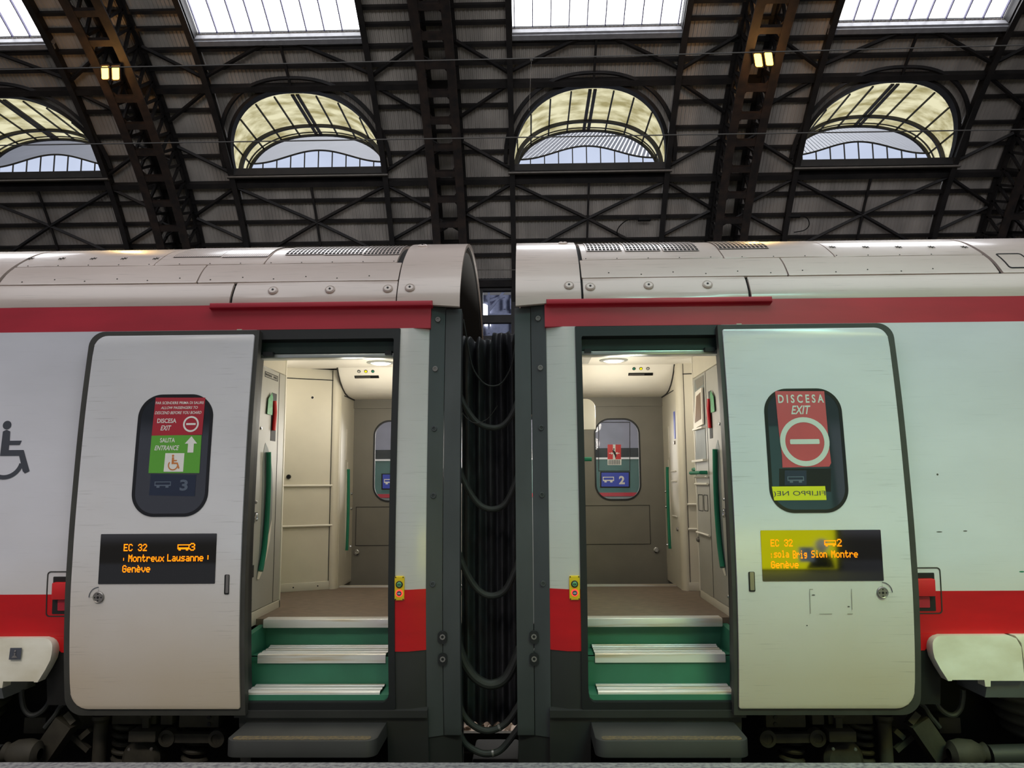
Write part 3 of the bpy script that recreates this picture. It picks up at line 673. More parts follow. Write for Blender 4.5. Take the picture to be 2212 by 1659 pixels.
    slab('slot_label', [rr(-.093, .03, -.008, .008)], lambda u, d, v: Vector((q.x+u, 1.763-v*.8, 2.403+v*.7)), .001, M['steelscrew'], bk)
    # far door wall with its window
    W0, W1 = (.745, 1.125) if left else (.828, 1.212)
    FM = ymap(2.35)
    fw = slab('opposite_door', [[(s*u, v) for u, v in rr(.3, 1.5, .3, 2.3)], [(s*u, v) for u, v in rr(W0, W1, 1.385, 2.085, .13, 12)]], FM, .04, M['farwall'], car)
    slab('window_gasket', [[(s*u, v) for u, v in rr(W0-.01, W1+.01, 1.375, 2.095, .14, 12)], [(s*u, v) for u, v in rr(W0+.004, W1-.004, 1.389, 2.081, .126, 12)]], ymap(2.343), .02, M['rubber'], fw)
    slab('window_pane', [[(s*u, v) for u, v in rr(W0, W1, 1.385, 2.085, .13, 12)]], ymap(2.375), .006, M['glassfar'], fw)
    bx('door_top_strip', .3, 1.5, 2.33, 2.36, 2.2, 2.29, 'farwall', fw)  # raised strip in the far door's own grey
    e = (.62, 1.29) if not left else (.62, 1.28)
    a0, a1 = (1.1, .72) if True else 0
    zt, zb = 1.335, 1.0
    slab('door_lower_panel', [[(s*u, v) for u, v in rr(e[0], e[1], zb, zt)], [(s*u, v) for u, v in rr(e[0]+.004, e[1]-.004, zb+.004, zt-.004)]], ymap(2.346), .004, M['gap'], fw)
    lkx = at(770, 1193, 2.34) if left else at(1418, 1188, 2.34)
    lk = MB().lathe((lkx.x, 2.345, lkx.z), (0, -1, 0), [(.024, 0), (.024, .006), (.018, .009), (.008, .009), (.007, .004), (0, .004)], 20).build('door_lock', M['chrome'], fw)
    # stickers and coach number plate in the far window
    FQ = lambda L: [(at(x, y, 2.335).x, at(x, y, 2.335).z) for x, y in L]
    def rect(x0, y0, x1, y1): return FQ([(x0, y1), (x0, y0), (x1, y0), (x1, y1)])
    if not left:
        slab('window_blind_frame', [rect(1293, 911, 1362, 1018), rect(1294.5, 912.5, 1360.5, 1016.5)], ymap(2.36), .003, M['hole'], fw)
        wn = slab('hazard_sticker', [rect(1313, 960, 1342, 992)], ymap(2.355), .002, M['redh'], fw)
        slab('hazard_text_field', [rect(1313, 992, 1343, 1004.5)], ymap(2.355), .002, M['swhite'], wn)
        bm = bmesh.new()
        for k in range(4):
            q = rect(1315, 993.5+k*2.6, 1341, 995+k*2.6); u = [p[0] for p in q]; v = [p[1] for p in q]
            for j in range(7):
                w = (max(u)-min(u))/7; poly(bm, rr(min(u)+j*w, min(u)+j*w+w*.7, min(v), max(v)), ymap(2.353))
        done(bm, 'hazard_fine_print', M['icon'], wn)
        shapes('hazard_white_band', [rect(1324.5, 960, 1330, 992)], ymap(2.354), M['swhite'], wn)
        shapes('hazard_arrows', [FQ([(1316, 979.8), (1316, 978.2), (1321, 978.2), (1321, 976), (1325, 979), (1321, 982), (1321, 979.8)]), FQ([(1339, 979.8), (1339, 978.2), (1334, 978.2), (1334, 976), (1330, 979), (1334, 982), (1334, 979.8)])], ymap(2.353), M['swhite'], wn)
        shapes('hazard_figure', [circ(*FQ([(1326.5, 970)])[0], .007, 10), FQ([(1323, 972), (1327, 972.5), (1330, 977), (1332, 984), (1330, 990), (1328.5, 984), (1325.5, 979)])], ymap(2.3525), M['hole'], wn)
        r0, sym, num = (1296, 1019, 1361, 1054), (1302, 1030, 1326, 1042), ('2', 1337, 1028, 1349, 1046)
    else:
        r0, sym, num = (824, 1023, 889, 1058), (830, 1035, 854, 1046), ('3', 866, 1032, 878, 1050)
    pl = slab('coach_plate', [rect(*r0)], ymap(2.33), .012, M['hole'], fw)
    slab('plate_face', [rect(r0[0]+3, r0[1]+2, r0[2]-3, r0[3]-3)], ymap(2.327), .004, M['blue'], pl)
    q = rect(*sym); u0, u1 = min(p[0] for p in q), max(p[0] for p in q); v0, v1 = min(p[1] for p in q), max(p[1] for p in q); w = .007
    shapes('coach_symbol', [[rr(u0, u1, v0+.012, v1), rr(u0+w, u1-w, v0+.012+w*1.5, v1-w)], rr(u0+.014, u0+.034, v0, v0+.012), rr(u1-.034, u1-.014, v0, v0+.012)], ymap(2.326), M['swhite'], pl)
    bm = bmesh.new(); q = rect(*num[1:]); textbm(bm, num[0], (min(p[0] for p in q), max(p[0] for p in q), min(p[1] for p in q), max(p[1] for p in q)), ymap(2.326), 0, .04); done(bm, 'coach_number', M['swhite'], pl)
    # folded partition and rail at the gangway side
    slab('partition_headrest', [[(s*u, v) for u, v in rr(.38, .735 if not left else .765, 1.92, 2.15, [.0, .01, .07, 0])]], ymap(1.2), .04, M['ceil'], car, bev=.01)
    MB().tube([(s*.38, 1.2, 1.705), (s*.7, 1.2, 1.705)], .016).build('partition_rail', M['rail'], car)
    # back wall of the vestibule, rounded corner post, panel beside the far door
    if left: ya, yb, ub, pc, fu = 1.62, 1.84, 1.365, (1.358, 1.885), 1.312
    else: ya, yb, ub, pc, fu = 1.6, 1.66, 1.465, (1.465, 1.715), 1.425
    Y = lambda u: ya+(1.8-u)/(1.8-ub)*(yb-ya)
    BW = lambda off: (lambda u, d, z: Vector((s*u, Y(u)+d-off, z)))
    cw = slab('cabinet_wall', [rr(ub, 1.8, .76, 2.475)], BW(0), .03, M['cream'], car)
    slab('cabinet_plinth', [rr(ub, 1.8, .70, .765)], BW(.006), .03, M['beige'], car, bev=.003)
    bq = lambda x, y: (abs(at(x, y, (ya+yb)/2).x), at(x, y, (ya+yb)/2).z)
    slab('cabinet_joint', [rr(ub, 1.8, 2.385, 2.393)], BW(.002), .002, M['gap'], cw)
    slab('cabinet_joint', [rr(ub+.012, ub+.016, .76, 2.47)], BW(.002), .002, M['gap'], cw)
    if left:
        for y in (1049, 1136):
            a = bq(608, y+1); b = bq(711, y-.5); za = (a[1]+b[1])/2
            MB().tube([BW(.014)(u, 0, za) for u in (a[0], b[0])], .0085, 8).build('kick_rail', M['ceil'], cw)
        u, z = bq(673, 858); p = BW(0)(u, 0, z)
        MB().lathe(p, (0, -1, 0), [(.018, 0), (.018, .004), (.011, .005), (.009, .002), (0, .002)], 18).build('door_viewer', M['ceil'], cw)
        MB().lathe(p, (0, -1, 0), [(.010, .004), (.010, .006), (0, .006)], 14).build('viewer_hole', M['hole'], cw)
        u, z = bq(628, 1030); p = BW(0)(u, 0, z)
        MB().lathe(p, (0, -1, 0), [(.018, 0), (.018, .012), (.014, .02), (.006, .02), (0, .018)], 16).build('cabinet_knob', M['hole'], cw)
        for u in (1.45, 1.62): MB().lathe(BW(.006)(u, 0, .732), (0, -1, 0), [(.006, 0), (.005, .003), (0, .003)], 8).build('plinth_screw', M['hole'], car)
    else:
        for z in (1.17, 1.36): MB().tube([BW(.014)(u, 0, z) for u in (1.475, 1.62)], .0085, 8).build('kick_rail', M['ceil'], cw)
        MB().tube([BW(.0)(1.53, 0, 1.63), BW(.05)(1.53, 0, 1.63), BW(.06)(1.55, 0, 1.63), BW(.06)(1.8, 0, 1.63)], .014).build('grab_rail', M['rail'], cw)
    mb = MB(); rings = []
    for z in (.70, 2.475):
        rings.append([(s*(pc[0]-.043*math.cos(rad(a))), pc[1]-.06*math.sin(rad(a)), z) for a in range(-20, 111, 8)])
    mb.grid(rings); mb.build('corner_post', M['cream'], car, 60)
    SM = lambda y, d, z: Vector((s*(fu+d), y, z))
    fp = slab('far_side_panel', [rr(pc[1]+.0, 2.36, .70, 2.475)], SM, .03, M['beige'], car)
    slant = lambda z: .08*(z-1.36)/.43
    tilt = lambda pts: [(a+slant(b), b) for a, b in pts]
    lens = lambda y, z0, z1, w: [(y+w*math.sin(math.pi*i/24)**.7*(1 if True else 1), z0+(z1-z0)*i/24) for i in range(25)]+[(y-w*math.sin(math.pi*i/24)**.7, z0+(z1-z0)*i/24) for i in range(23, 0, -1)]
    slab('far_recess', [lens(2.14, .92, 1.72, .055)], lambda y, d, z: SM(y, d-.002, z), .002, M['ceil'], fp)
    MB().tube([SM(2.12+.02*math.sin(math.pi*i/12), -.012, .98+.68*i/12) for i in range(13)], .013, 8).build('far_handrail', M['rail'], fp)
    slab('far_slot', [rr(2.06, 2.1, 1.74, 2.0)], lambda y, d, z: SM(y, d-.002, z), .002, M['ceil'], fp)
    slab('panel_joint_line', [rr(pc[1]+.08, 2.36, 2.27, 2.278)], lambda y, d, z: SM(y, d-.003, z), .002, M['gap'], fp)
    if not left:
        slab('blue_notice', [rr(1.76, 1.82, 1.88, 2.1)], lambda y, d, z: SM(y, d-.004, z), .002, M['blue'], fp)
        for z in (1.62, 1.54, 1.26): MB().tube([SM(1.79, -.008, z), SM(1.98, -.008, z)], .006, 6).build('panel_rib', M['ceil'], fp)
        for z in (1.85, 1.16): MB().lathe(SM(1.80, 0, z), (-s, 0, 0), [(.016, 0), (.014, .012), (0, .014)], 12).build('panel_knob', M['steelscrew'], fp)
    for z in (1.45, 1.32, 1.0): MB().lathe(SM(2.29, 0, z), (-s, 0, 0), [(.012, 0), (.01, .012), (0, .014)], 10).build('panel_stud', M['chrome'], fp)
    # near side panel with the recessed green handrail
    sp = slab('side_panel', [rr(.09, yend, .755, 2.305)], PM, .03, M['greyp'], car)
    slab('side_panel_head', [rr(.09, yend, 2.313, 2.475)], PM, .03, M['cream'], car)
    slab('side_plinth', [rr(.09, yend, .665, .75)], lambda y, d, z: PM(y, d-.004, z), .03, M['beige'], car, bev=.003)
    js = .815 if left else .94
    slab('panel_joint_line', [rr(js, js+.005, .755, 2.305)], lambda y, d, z: PM(y, d-.002, z), .002, M['gap'], sp)
    slab('panel_edge_trim', [rr(yend-.02, yend, .7, 2.475)], lambda y, d, z: PM(y, d-.004, z), .006, M['ceil'], sp)
    dy = 0 if left else .08
    rc = slab('rail_recess', [[(y+dy, z) for y, z in ((.574,1.81),(.62,1.78),(.68,1.72),(.73,1.62),(.745,1.5),(.742,1.31),(.715,1.17),(.663,1.07),(.59,.985),(.53,.94),(.495,.945),(.505,1.0),(.525,1.09),(.54,1.3),(.54,1.5),(.535,1.68),(.55,1.77))]], lambda y, d, z: PM(y, d-.002, z), .002, mat('recess_shade', (128, 134, 131), .5) if 'recess_shade' not in bpy.data.materials else bpy.data.materials['recess_shade'], sp)  # flat patch; the hollow's shade is put into its darker grey
    slab('recess_foot', [[(y+dy, z) for y, z in ((.742,1.31),(.715,1.17),(.663,1.07),(.59,.985),(.53,.94),(.495,.945),(.51,.99),(.56,1.04),(.62,1.12),(.69,1.22))]], lambda y, d, z: PM(y, d-.004, z), .001, M['ceil'], rc)
    MB().tube(smooth_path([PM(y+dy, -.02, z) for y, z in ((.508, .995), (.53, 1.04), (.568, 1.144), (.598, 1.319), (.606, 1.5), (.6, 1.62), (.585, 1.75))]), .017, 10).build('handrail', M['rail'], rc)
    # emergency release behind a green label
    y0, y1 = (.67, .768) if left else (.79, .87)
    es = slab('release_slot', [rr(y0, y1, 1.83, 2.155)], lambda y, d, z: PM(y, d-.002, z), .002, M['hole'], sp)
    MB().tube([PM(y0+.03, -.01, 2.1), PM(y0+.035, -.015, 2.02), PM(y0+.025, -.012, 1.9)], .014, 8).build('release_handle', M['redh'], es)
    g0, g1 = (.56, .66) if left else (.67, .775)
    gs = slab('release_label', [[(g0, 2.0), (g1, 2.0), (g1+.004, 2.12), (g1-.02, 2.15), (g0+.012, 2.1)]], lambda y, d, z: PM(y, d-.012, z), .002, M['signgreen'], sp)
    for y, z in (((.476, 1.9), (.43, 1.428), (.392, .83)) if left else ((.584, 1.91), (.557, 1.426), (.546, .82))):
        MB().lathe(PM(y, 0, z), (-s, 0, 0), [(.011, 0), (.009, .008), (0, .01)], 10).build('panel_stud', M['chrome'], sp)
    kx = .43 if left else .551
    kp = slab('key_switch', [rr(kx-.035, kx+.035, 1.315, 1.365)], lambda y, d, z: PM(y, d-.003, z), .003, M['hole'], sp)
    MB().lathe(PM(kx, -.003, 1.335), (-s, 0, 0), [(.026, 0), (.026, .008), (.016, .01), (.014, .004), (0, .004)], 16).build('key_ring', M['chrome'], kp)
    if left:
        bm = bmesh.new(); textbm(bm, '1', (.437, .40, .965, 1.04), PM, 0, .0, d=-.002); done(bm, 'panel_numeral', M['wheelink'], sp)
        pl2 = slab('panel_notice', [rr(.52, .783, 2.243, 2.28), rr(.53, .775, 2.249, 2.274)], lambda y, d, z: PM(y, d-.002, z), .001, M['gap'], sp)
        shapes('notice_lettering', [rr(.54+.025*i, .54+.025*i+.017, 2.254, 2.269) for i in range(9) if i != 5], PM, M['gap'], sp, -.002)
    else:
        rg = bpy.data.materials['recess_shade']  # both niches are flat patches, their shade painted with this grey
        nk = slab('screen_niche', [[(1.0, 1.925), (1.288, 1.922), (1.306, 2.24), (1.29, 2.29), (.995, 2.29)]], lambda y, d, z: PM(y, d-.002, z), .001, rg, sp)
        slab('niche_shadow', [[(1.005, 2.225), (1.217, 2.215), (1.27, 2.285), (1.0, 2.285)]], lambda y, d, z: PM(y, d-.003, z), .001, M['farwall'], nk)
        sc = slab('niche_screen', [[(1.0, 1.94), (1.285, 1.925), (1.2, 2.19), (1.0, 2.2)]], lambda y, d, z: PM(y, d-.02, z), .012, M['ceil'], nk)
        slab('screen_glass', [[(1.03, 1.98), (1.24, 1.965), (1.16, 2.155), (1.02, 2.17)]], lambda y, d, z: PM(y, d-.022, z), .001, mat('screen_brown', (150, 128, 112), .2), sc)
        slab('lower_niche', [[(1.0, 1.69), (1.35, 1.69), (1.3, 1.91), (1.0, 1.91)]], lambda y, d, z: PM(y, d-.003, z), .001, rg, sp)
        bx('niche_ledge', U-.03, U, .99, 1.3, 1.912, 1.925, 'ceil', sp); bx('niche_ledge', U-.03, U, .99, 1.36, 1.68, 1.695, 'ceil', sp)
        MB().tube([PM(1.34, 0, 1.6), PM(1.34, -.045, 1.6), PM(1.0, -.045, 1.6), PM(1.0, 0, 1.6)], .013, 8).build('grab_rail', M['rail'], sp)
        for z in (1.57, 1.52, 1.167): MB().tube([PM(.955, -.012, z), PM(1.355, -.012, z)], .008, 8).build('kick_rail', M['ceil'], sp)
        so = slab('socket_cover', [rr(1.01, 1.13, 1.33, 1.445, .01, 3), rr(1.015, 1.125, 1.335, 1.44, .008, 3)], lambda y, d, z: PM(y, d-.003, z), .002, M['gap'], sp)
        slab('socket_cover', [rr(1.16, 1.31, 1.325, 1.445, .01, 3), rr(1.165, 1.305, 1.33, 1.44, .008, 3)], lambda y, d, z: PM(y, d-.003, z), .002, M['gap'], sp)
        MB().lathe(PM(1.34, 0, 1.115), (-s, 0, 0), [(.02, 0), (.02, .012), (.012, .02), (0, .02)], 12).build('panel_knob', M['steelscrew'], sp)
    # the light sources of the vestibule
    def lamp(name, loc, pw, col):
        l = bpy.data.lights.new(name, 'POINT'); l.shadow_soft_size = .07; l.energy = pw; l.color = col
        o = bpy.data.objects.new(name, l); COL.objects.link(o); o.location = loc
    lamp('vestibule_light', (s*.905, 1.42, 2.1), 7.8, (1, .945, .83))
    lamp('vestibule_light', (s*.95, .75, 1.95), 5.5, (1, .945, .83))  # unseen second source, added to brighten the parts near the door
    lamp('corridor_lamp', (s*1.75, 1.25, 2.2), 4, (1, .935, .81))

# ------------------------------------------------------------------ running gear under the door leaf
def underframe(s, car, left):
    def q(x, y, Y=.3):
        if left: x = 2212-x-85
        p = at(x, y, Y); return p
    g = M['bogie']; D = M['dark']
    def bx(name, x0, y0, x1, y1, Ya, Yb, m=g, par=car, bev=.006):
        a = q(x0, y1, Ya); b = q(x1, y0, Ya)
        return MB().box(min(a.x, b.x), max(a.x, b.x), Ya, Yb, min(a.z, b.z), max(a.z, b.z), bev).build(name, m, par)
    MB().box(min(s*.2, s*4.6), max(s*.2, s*4.6), .75, .8, -.6, .62).build('underframe_back', D, car)
    MB().box(min(s*1.4, s*4.6), max(s*1.4, s*4.6), .3, .75, .4, .5).build('underframe_floor', D, car)
    def eye(x, y, r, Y):
        p = q(x, y, Y); k = Y+CAM.y*-1; R = r/FPX*k
        return p, R
    # traction link with two eyes
    p0, R0_ = eye(1656, 1593, 17, .26); p1, R1 = eye(1763, 1592, 17, .26)
    mb = MB().bar(p0, p1, .05, .045, Vector((0, 1, 0)))
    for p, R in ((p0, R0_), (p1, R1)): mb.lathe(p+Vector((0, .03, 0)), (0, -1, 0), [(R, 0), (R, .06), (R*.6, .065), (R*.55, .05), (0, .05)], 20)
    mb.build('traction_link', g, car)
    def coil(name, x, y0, y1, w, Y, n):
        a = q(x, y0, Y); b = q(x, y1, Y); R = w/2/FPX*(Y+4.45); pts = []
        for i in range(n*14+1):
            t = i/(n*14); ang = 2*math.pi*n*t; pts.append((a.x+R*math.cos(ang), Y+R+R*math.sin(ang), a.z+(b.z-a.z)*t))
        return MB().tube(pts, abs(a.z-b.z)/n*.3, 8).build(name, g, car)
    coil('coil_spring', 1712, 1550, 1650, 46, .32, 5); coil('coil_spring', 1866, 1560, 1650, 44, .32, 5)
    bx('bolted_bracket', 1655, 1540, 1740, 1572, .24, .4)
    for y in (1549, 1564):
        p = q(1675, y, .238); MB().lathe(p, (0, -1, 0), [(.012, 0), (.012, .008), (0, .008)], 6).build('bracket_bolt', M['hole'], car)
    bx('bracket_block', 1755, 1540, 1780, 1566, .26, .4)
    bx('cross_member', 1790, 1540, 1885, 1565, .3, .5)
    bx('hanger_rod', 1807, 1545, 1820, 1590, .26, .29); bx('hanger_head', 1801, 1544, 1826, 1552, .25, .3)
    p = q(1822, 1640, .3); mb = MB()
    mb.lathe(p+Vector((0, .1, .0)), (0, -1, 0), [(.115, 0), (.115, .1), (.09, .13), (0, .13)], 24).build('axle_box', g, car)
    bx('axle_box_cap', 1792, 1580, 1850, 1604, .2, .34)
    for x, y in ((1799, 1617), (1847, 1618)):
        p = q(x, y, .165); MB().lathe(p, (0, -1, 0), [(.009, 0), (.009, .01), (0, .012)], 6).build('axle_bolt', M['steelscrew'], car)
    a = q(1916, 1560, .26); b = q(1914, 1650, .26); R = 13.5/FPX*4.7
    MB().lathe((a.x, .26+R, a.z), (0, 0, -1), [(0, -.03), (R*1.3, -.03), (R*1.35, -.01), (R, .01), (R, .3), (0, .3)], 18).build('vertical_damper', g, car)
    # slanted cylinder with its hose
    a = q(1978, 1555, .24); b = q(2030, 1630, .24)
    MB().bar(a, b, .11, .12, Vector((0, 1, 0))).build('levelling_cylinder', g, car)
    a2 = q(1966, 1545, .25); MB().bar(a2, a, .07, .08, Vector((0, 1, 0))).build('cylinder_head', g, car)
    pts = [q(x, y, .2) for x, y in ((1950, 1520), (1975, 1517), (1995, 1525), (2008, 1545), (2022, 1562), (2030, 1572))]
    MB().tube(smooth_path(pts), .014, 8).build('air_hose', M['hose'], car)
    pts = [q(x, y, .18) for x, y in ((2008, 1480), (2016, 1505), (2028, 1528), (2045, 1542), (2062, 1544), (2075, 1530), (2080, 1505), (2080, 1490))]
    MB().tube(smooth_path(pts), .015, 8).build('looped_hose', M['hose'], car)
    MB().bar(q(1935, 1620, .3), q(1970, 1590, .3), .03).build('linkage_rod', g, car)
    MB().bar(q(1930, 1575, .3), q(1950, 1592, .3), .05, .03).build('linkage_arm', g, car)
    bx('side_frame', 1905, 1540, 1965, 1575, .4, .5)
    bx('frame_block', 2030, 1550, 2075, 1585, .35, .5)
    # air spring
    p = q(2240, 1500, .5); rings = []
    prof_ = []
    z0 = q(2200, 1505, .3).z; 
    for i in range(41):
        t = i/40; prof_.append((.40+.045*abs(math.sin(math.pi*5*t))-.14*t, .36*t))
    MB().lathe((s*3.42, .45, .37), (0, 0, -1), prof_, 40).build('air_spring', M['spring'], car, 60)
    # torque tube near the platform
    MB().tube([(s*2.78, .1, .02), (s*7.0, .1, .12)], .055, 16).build('torque_tube', M['skirt'], car)
    MB().lathe((s*2.66, .1, .03), (s, 0, .05), [(.03, -.1), (.07, -.08), (.08, -.03), (.07, .04), (.045, .08), (.055, .1), (0, .1)], 18).build('torque_tube_joint', g, car)
carL = carriage(-1); carR = carriage(1)
# ------------------------------------------------------------------ between the coaches
def bellows():
    mb = MB(); rows = []; n = 72; rng = random.Random(3)
    zs = [.04+(2.36*i/23) for i in range(24)]
    for z in zs:
        row = []
        for i in range(n+1):
            x = -.2+.4*i/n; y = .6+(.04+.03*max(0, min(1, (z-1.9)*3)))*math.sin(2*math.pi*i/n*5.5+.6+.5*noise.noise((i*.05, z*1.2, 0)))
            if z > 2.1: y += min(1, (z-2.1)*6)*.05*noise.noise((x*16, z*5, 1.3))
            if z > 2.2: y -= .05*math.sin((z-2.2)*6)*(.6+.4*math.sin(i*.7))
            row.append((x, y, z))
        rows.append(row)
    for a in range(1, 10):
        t = rad(a*12); row = []
        for i in range(n+1):
            x = -.2+.4*i/n; y = .6+.07*math.sin(2*math.pi*i/n*5.5+.6)*(1-a/14)+.03*noise.noise((x*14, 2.4+a*.1, 1.3))
            h = .10+.05*(x > .0)+.05*noise.noise((x*22, 4.2, 0))+.008*math.sin(2*math.pi*i/n*8)
            row.append((x, y-.05+.25*(1-math.cos(t)), 2.42+h*math.sin(t)))
        rows.append(row)
    mb.grid(rows)
    o = mb.build('gangway_bellows', M['bellow'], None, 60)
    tag(o, 'black pleated fabric bellows joining the two carriages, wrinkled at its top', 'bellows')
bellows()
cab = [((990, 845), (1006, 880), (1033, 914), (1072, 924), (1100, 905), (1122, 858), .018, 'upper grey cable loop hanging between the carriages below the bellows wrinkles'),
       ((989, 1008), (1010, 1055), (1036, 1090), (1066, 1100), (1095, 1083), (1122, 1020), .019, 'second grey cable loop from the top, hanging between the carriages'),
       ((988, 1190), (1010, 1242), (1036, 1277), (1066, 1287), (1095, 1270), (1122, 1210), .021, 'third grey cable loop from the top, level with the yellow button plates'),
       ((988, 1390), (1005, 1435), (1030, 1467), (1062, 1479), (1095, 1462), (1124, 1400), .03, 'thickest grey cable loop, level with the steps between the carriages'),
       ((988, 1515), (1005, 1550), (1030, 1572), (1060, 1578), (1095, 1560), (1126, 1515), .02, 'grey cable loop with a metal clip in front of the bright stones'),
       ((990, 1580), (1005, 1606), (1030, 1623), (1056, 1628), (1085, 1617), (1126, 1565), .02, 'lowest grey cable loop just above the platform edge')]
for c in cab:
    P = smooth_path([at(x, y, .33) for x, y in c[:6]])
    o = thing('jumper_cable', P[0], c[7], 'cable', 'cable loops between the carriages')
    MB().tube(P, c[6], 12).build('cable_sheath', M['hose'], o)
    if 'clip' in c[7] or 'lowest' in c[7]:
        i = 28 if 'clip' in c[7] else 26
        MB().tube([P[i], P[i]+(P[i+1]-P[i]).normalized()*.012], c[6]+.002, 12).build('cable_clip', M['steelscrew'], o)
def tubething(name, pts, r, m, label, cat, group=None):
    o = MB().tube(smooth_path([Vector(p) for p in pts]), r, 6).build(name, M[m], None, 60); return tag(o, label, cat, group)
tubething('thin_cable', [at(x, y, .35) for x, y in ((1001, 690), (1008, 730), (1020, 790), (1040, 823), (1062, 834), (1085, 826), (1105, 790), (1113, 745))], .006, 'hose', 'thin black cable looping in front of the wrinkled bellows top', 'cable')
tubething('thin_cable', [at(x, y, .3) for x, y in ((990, 880), (1010, 905), (1030, 914), (1055, 903), (1075, 876))], .0025, 'wire', 'very thin grey wire sagging to a small bright joint in the gap', 'cable')
# coupler seen low in the gap
cp = thing('coupler', (0, 1.1, -.4), 'dark coupler below the bellows between the two carriages', 'coupler')
MB().box(-.155, .155, .9, 1.3, -.4, -.27, .02).build('coupler_bar', M['dark'], cp)
MB().box(-.1, .1, .8, 1.1, -.52, -.40, .02).build('coupler_hook', M['dark'], cp)

# ------------------------------------------------------------------ platform and track
pz = .13
o = slab('floor', [rr(-9, 9, -9.5, -.322)], lambda u, d, v: Vector((u, v, pz-d)), .4, M['stone'], None, bev=.012); tag(o, 'speckled grey granite platform edge in front of the train', 'platform', kind='structure')
o = MB().box(-14, 14, -.3, 2.9, -.9, -.7).build('ground', M['dark']); tag(o, 'dark trackbed under the train', 'track bed', kind='structure')
for y in (.68, 2.12):
    o = MB().box(-14, 14, y-.03, y+.03, -.62, -.48).box(-14, 14, y-.07, y+.07, -.70, -.62).build('rail_track', M['bogie']); tag(o, 'steel running rail in the dark under the train, %s the platform' % ('nearer' if y < 1 else 'farther from'), 'rail')
# lit ballast behind the train
mb = MB(); rng = random.Random(5)
for i in range(420):
    x = rng.uniform(-.9, .9); y = rng.uniform(2.4, 3.7); r = rng.uniform(.03, .075); c = Vector((x, y, -.6+rng.uniform(0, .12)))
    vs = [c+Vector((rng.uniform(-1, 1), rng.uniform(-1, 1), rng.uniform(-1, 1))).normalized()*r for _ in range(9)]
    b = bmesh.new(); [b.verts.new(v) for v in vs]; bmesh.ops.convex_hull(b, input=b.verts[:])
    me = bpy.data.meshes.new('t'); b.to_mesh(me); b.free(); mb.bm.from_mesh(me); bpy.data.meshes.remove(me)
mb.box(-14, 14, 2.35, 5.4, -.7, -.58)
o = mb.build('ballast', M['ballast']); tag(o, 'pale broken ballast lit beyond the gap under the train', 'ballast', kind='stuff')
tl_ = bpy.data.lights.new('ballast_fill', 'POINT'); tl_.energy = 130; tl_.shadow_soft_size = .3; tl_.color = (1, .95, .88)  # unseen fill added behind the train to brighten the ballast
to_ = bpy.data.objects.new('ballast_fill', tl_); COL.objects.link(to_); to_.location = (0, 4.3, 1.9)

# ------------------------------------------------------------------ train on the next track, seen through the door windows
nt_ = thing('railway_carriage', (0, 6.2, -.6), 'teal and white carriage on the next track, seen through the far door windows', 'train carriage')
def zq(py): return at(1330, py, 6.2).z
def nbox(name, z0, z1, m, d=0): return MB().box(-9, 9, 6.2-d, 6.4, z0, z1).build(name, m, nt_)
nbox('lower_side', -.6, zq(1072), mat('next_train_grey', (120, 124, 122), .5))
nbox('red_stripe', zq(1073), zq(1064), M['sred'])
nbox('teal_side', zq(1064), zq(992), mat('next_train_teal', (74, 110, 104), .4))
nbox('white_stripe', zq(992), zq(988), M['swhite'], .02)
nbox('window_band', zq(988), zq(968), mat('next_train_windows', (40, 42, 46), .2), .01)
nbox('roof_side', zq(968), zq(905), mat('next_train_lilac', (150, 150, 164), .5))
# ------------------------------------------------------------------ the vaulted hall roof
BC = [-18.75, -8.05, 2.65, 13.35, 24.05]
HB, HR = 5.35, 2.93
TRX = [-24.1, -13.4, -2.7, 8.0, 18.7]
D = math.radians
LZ, LA, LB, LNN = 13.46, 2.87, 1.97, 2.3       # dormer window: sill height, half width, rise, squareness
YF = 24.76
PS, PE, PK, PT = D(58.7), D(74), D(43.7), D(106)
def arch_z(u): return LZ+LB*max(0, 1-(abs(u)/LA)**LNN)**(1/LNN)
ceil = thing('ceiling', (0, VY, 0), 'dark corrugated steel vault over the platforms', 'roof', kind='structure')
mb = MB()
def column(x0, x1, lo, hi):
    "trapezoidal corrugation between two edges given as functions of x"
    n = max(1, round((x1-x0)/.14)); k = 16 if True else 0; xs = []
    for i in range(n):
        a = x0+(x1-x0)*i/n; w = (x1-x0)/n
        xs += [(a, 0), (a+w*.4, 0), (a+w*.5, .03), (a+w*.9, .03)]
    xs.append((x1, 0)); rows = []
    for j in range(k+1):
        rows.append([vp(x, lo(x)+(hi(x)-lo(x))*j/k, VR+r) for x, r in xs])
    mb.grid(rows)
K = lambda v: (lambda x: v)
for c in BC:
    column(c-HB, c-LA, K(D(30.3)), K(PT)); column(c+LA, c+HB, K(D(30.3)), K(PT))
    column(c-LA, c+LA, K(D(30.3)), K(PK))
    column(c-LA, c+LA, lambda x: math.asin(min(1, arch_z(x-c)/VR)), K(PS))
    column(c-LA, c+LA, K(PE), K(PT))
mb.build('roof_sheeting', M['sheet'], ceil, 15)
R1 = VR-.03
for ph in (33.3, 35.0, 37.7, 40.2, 55.4, 57.3):
    MB().arcbeam(-24.1, 29.4, R1-.17, R1, D(ph-.17), D(ph+.17), 1).build('purlin', M['steel'], ceil)
for ph in (29.8, 42.3, 53.2):
    MB().arcbeam(-24.1, 29.4, R1-.3, R1, D(ph-.3), D(ph+.3), 1).build('main_purlin', M['steel'], ceil)
for c in BC[:-1]:
    for ph in (45.6, 48, 50.8, 59.5, 61.2):
        MB().arcbeam(c+HR, c+2*HB-HR, R1-.15, R1, D(ph-.16), D(ph+.16), 1).build('short_purlin', M['steel'], ceil)
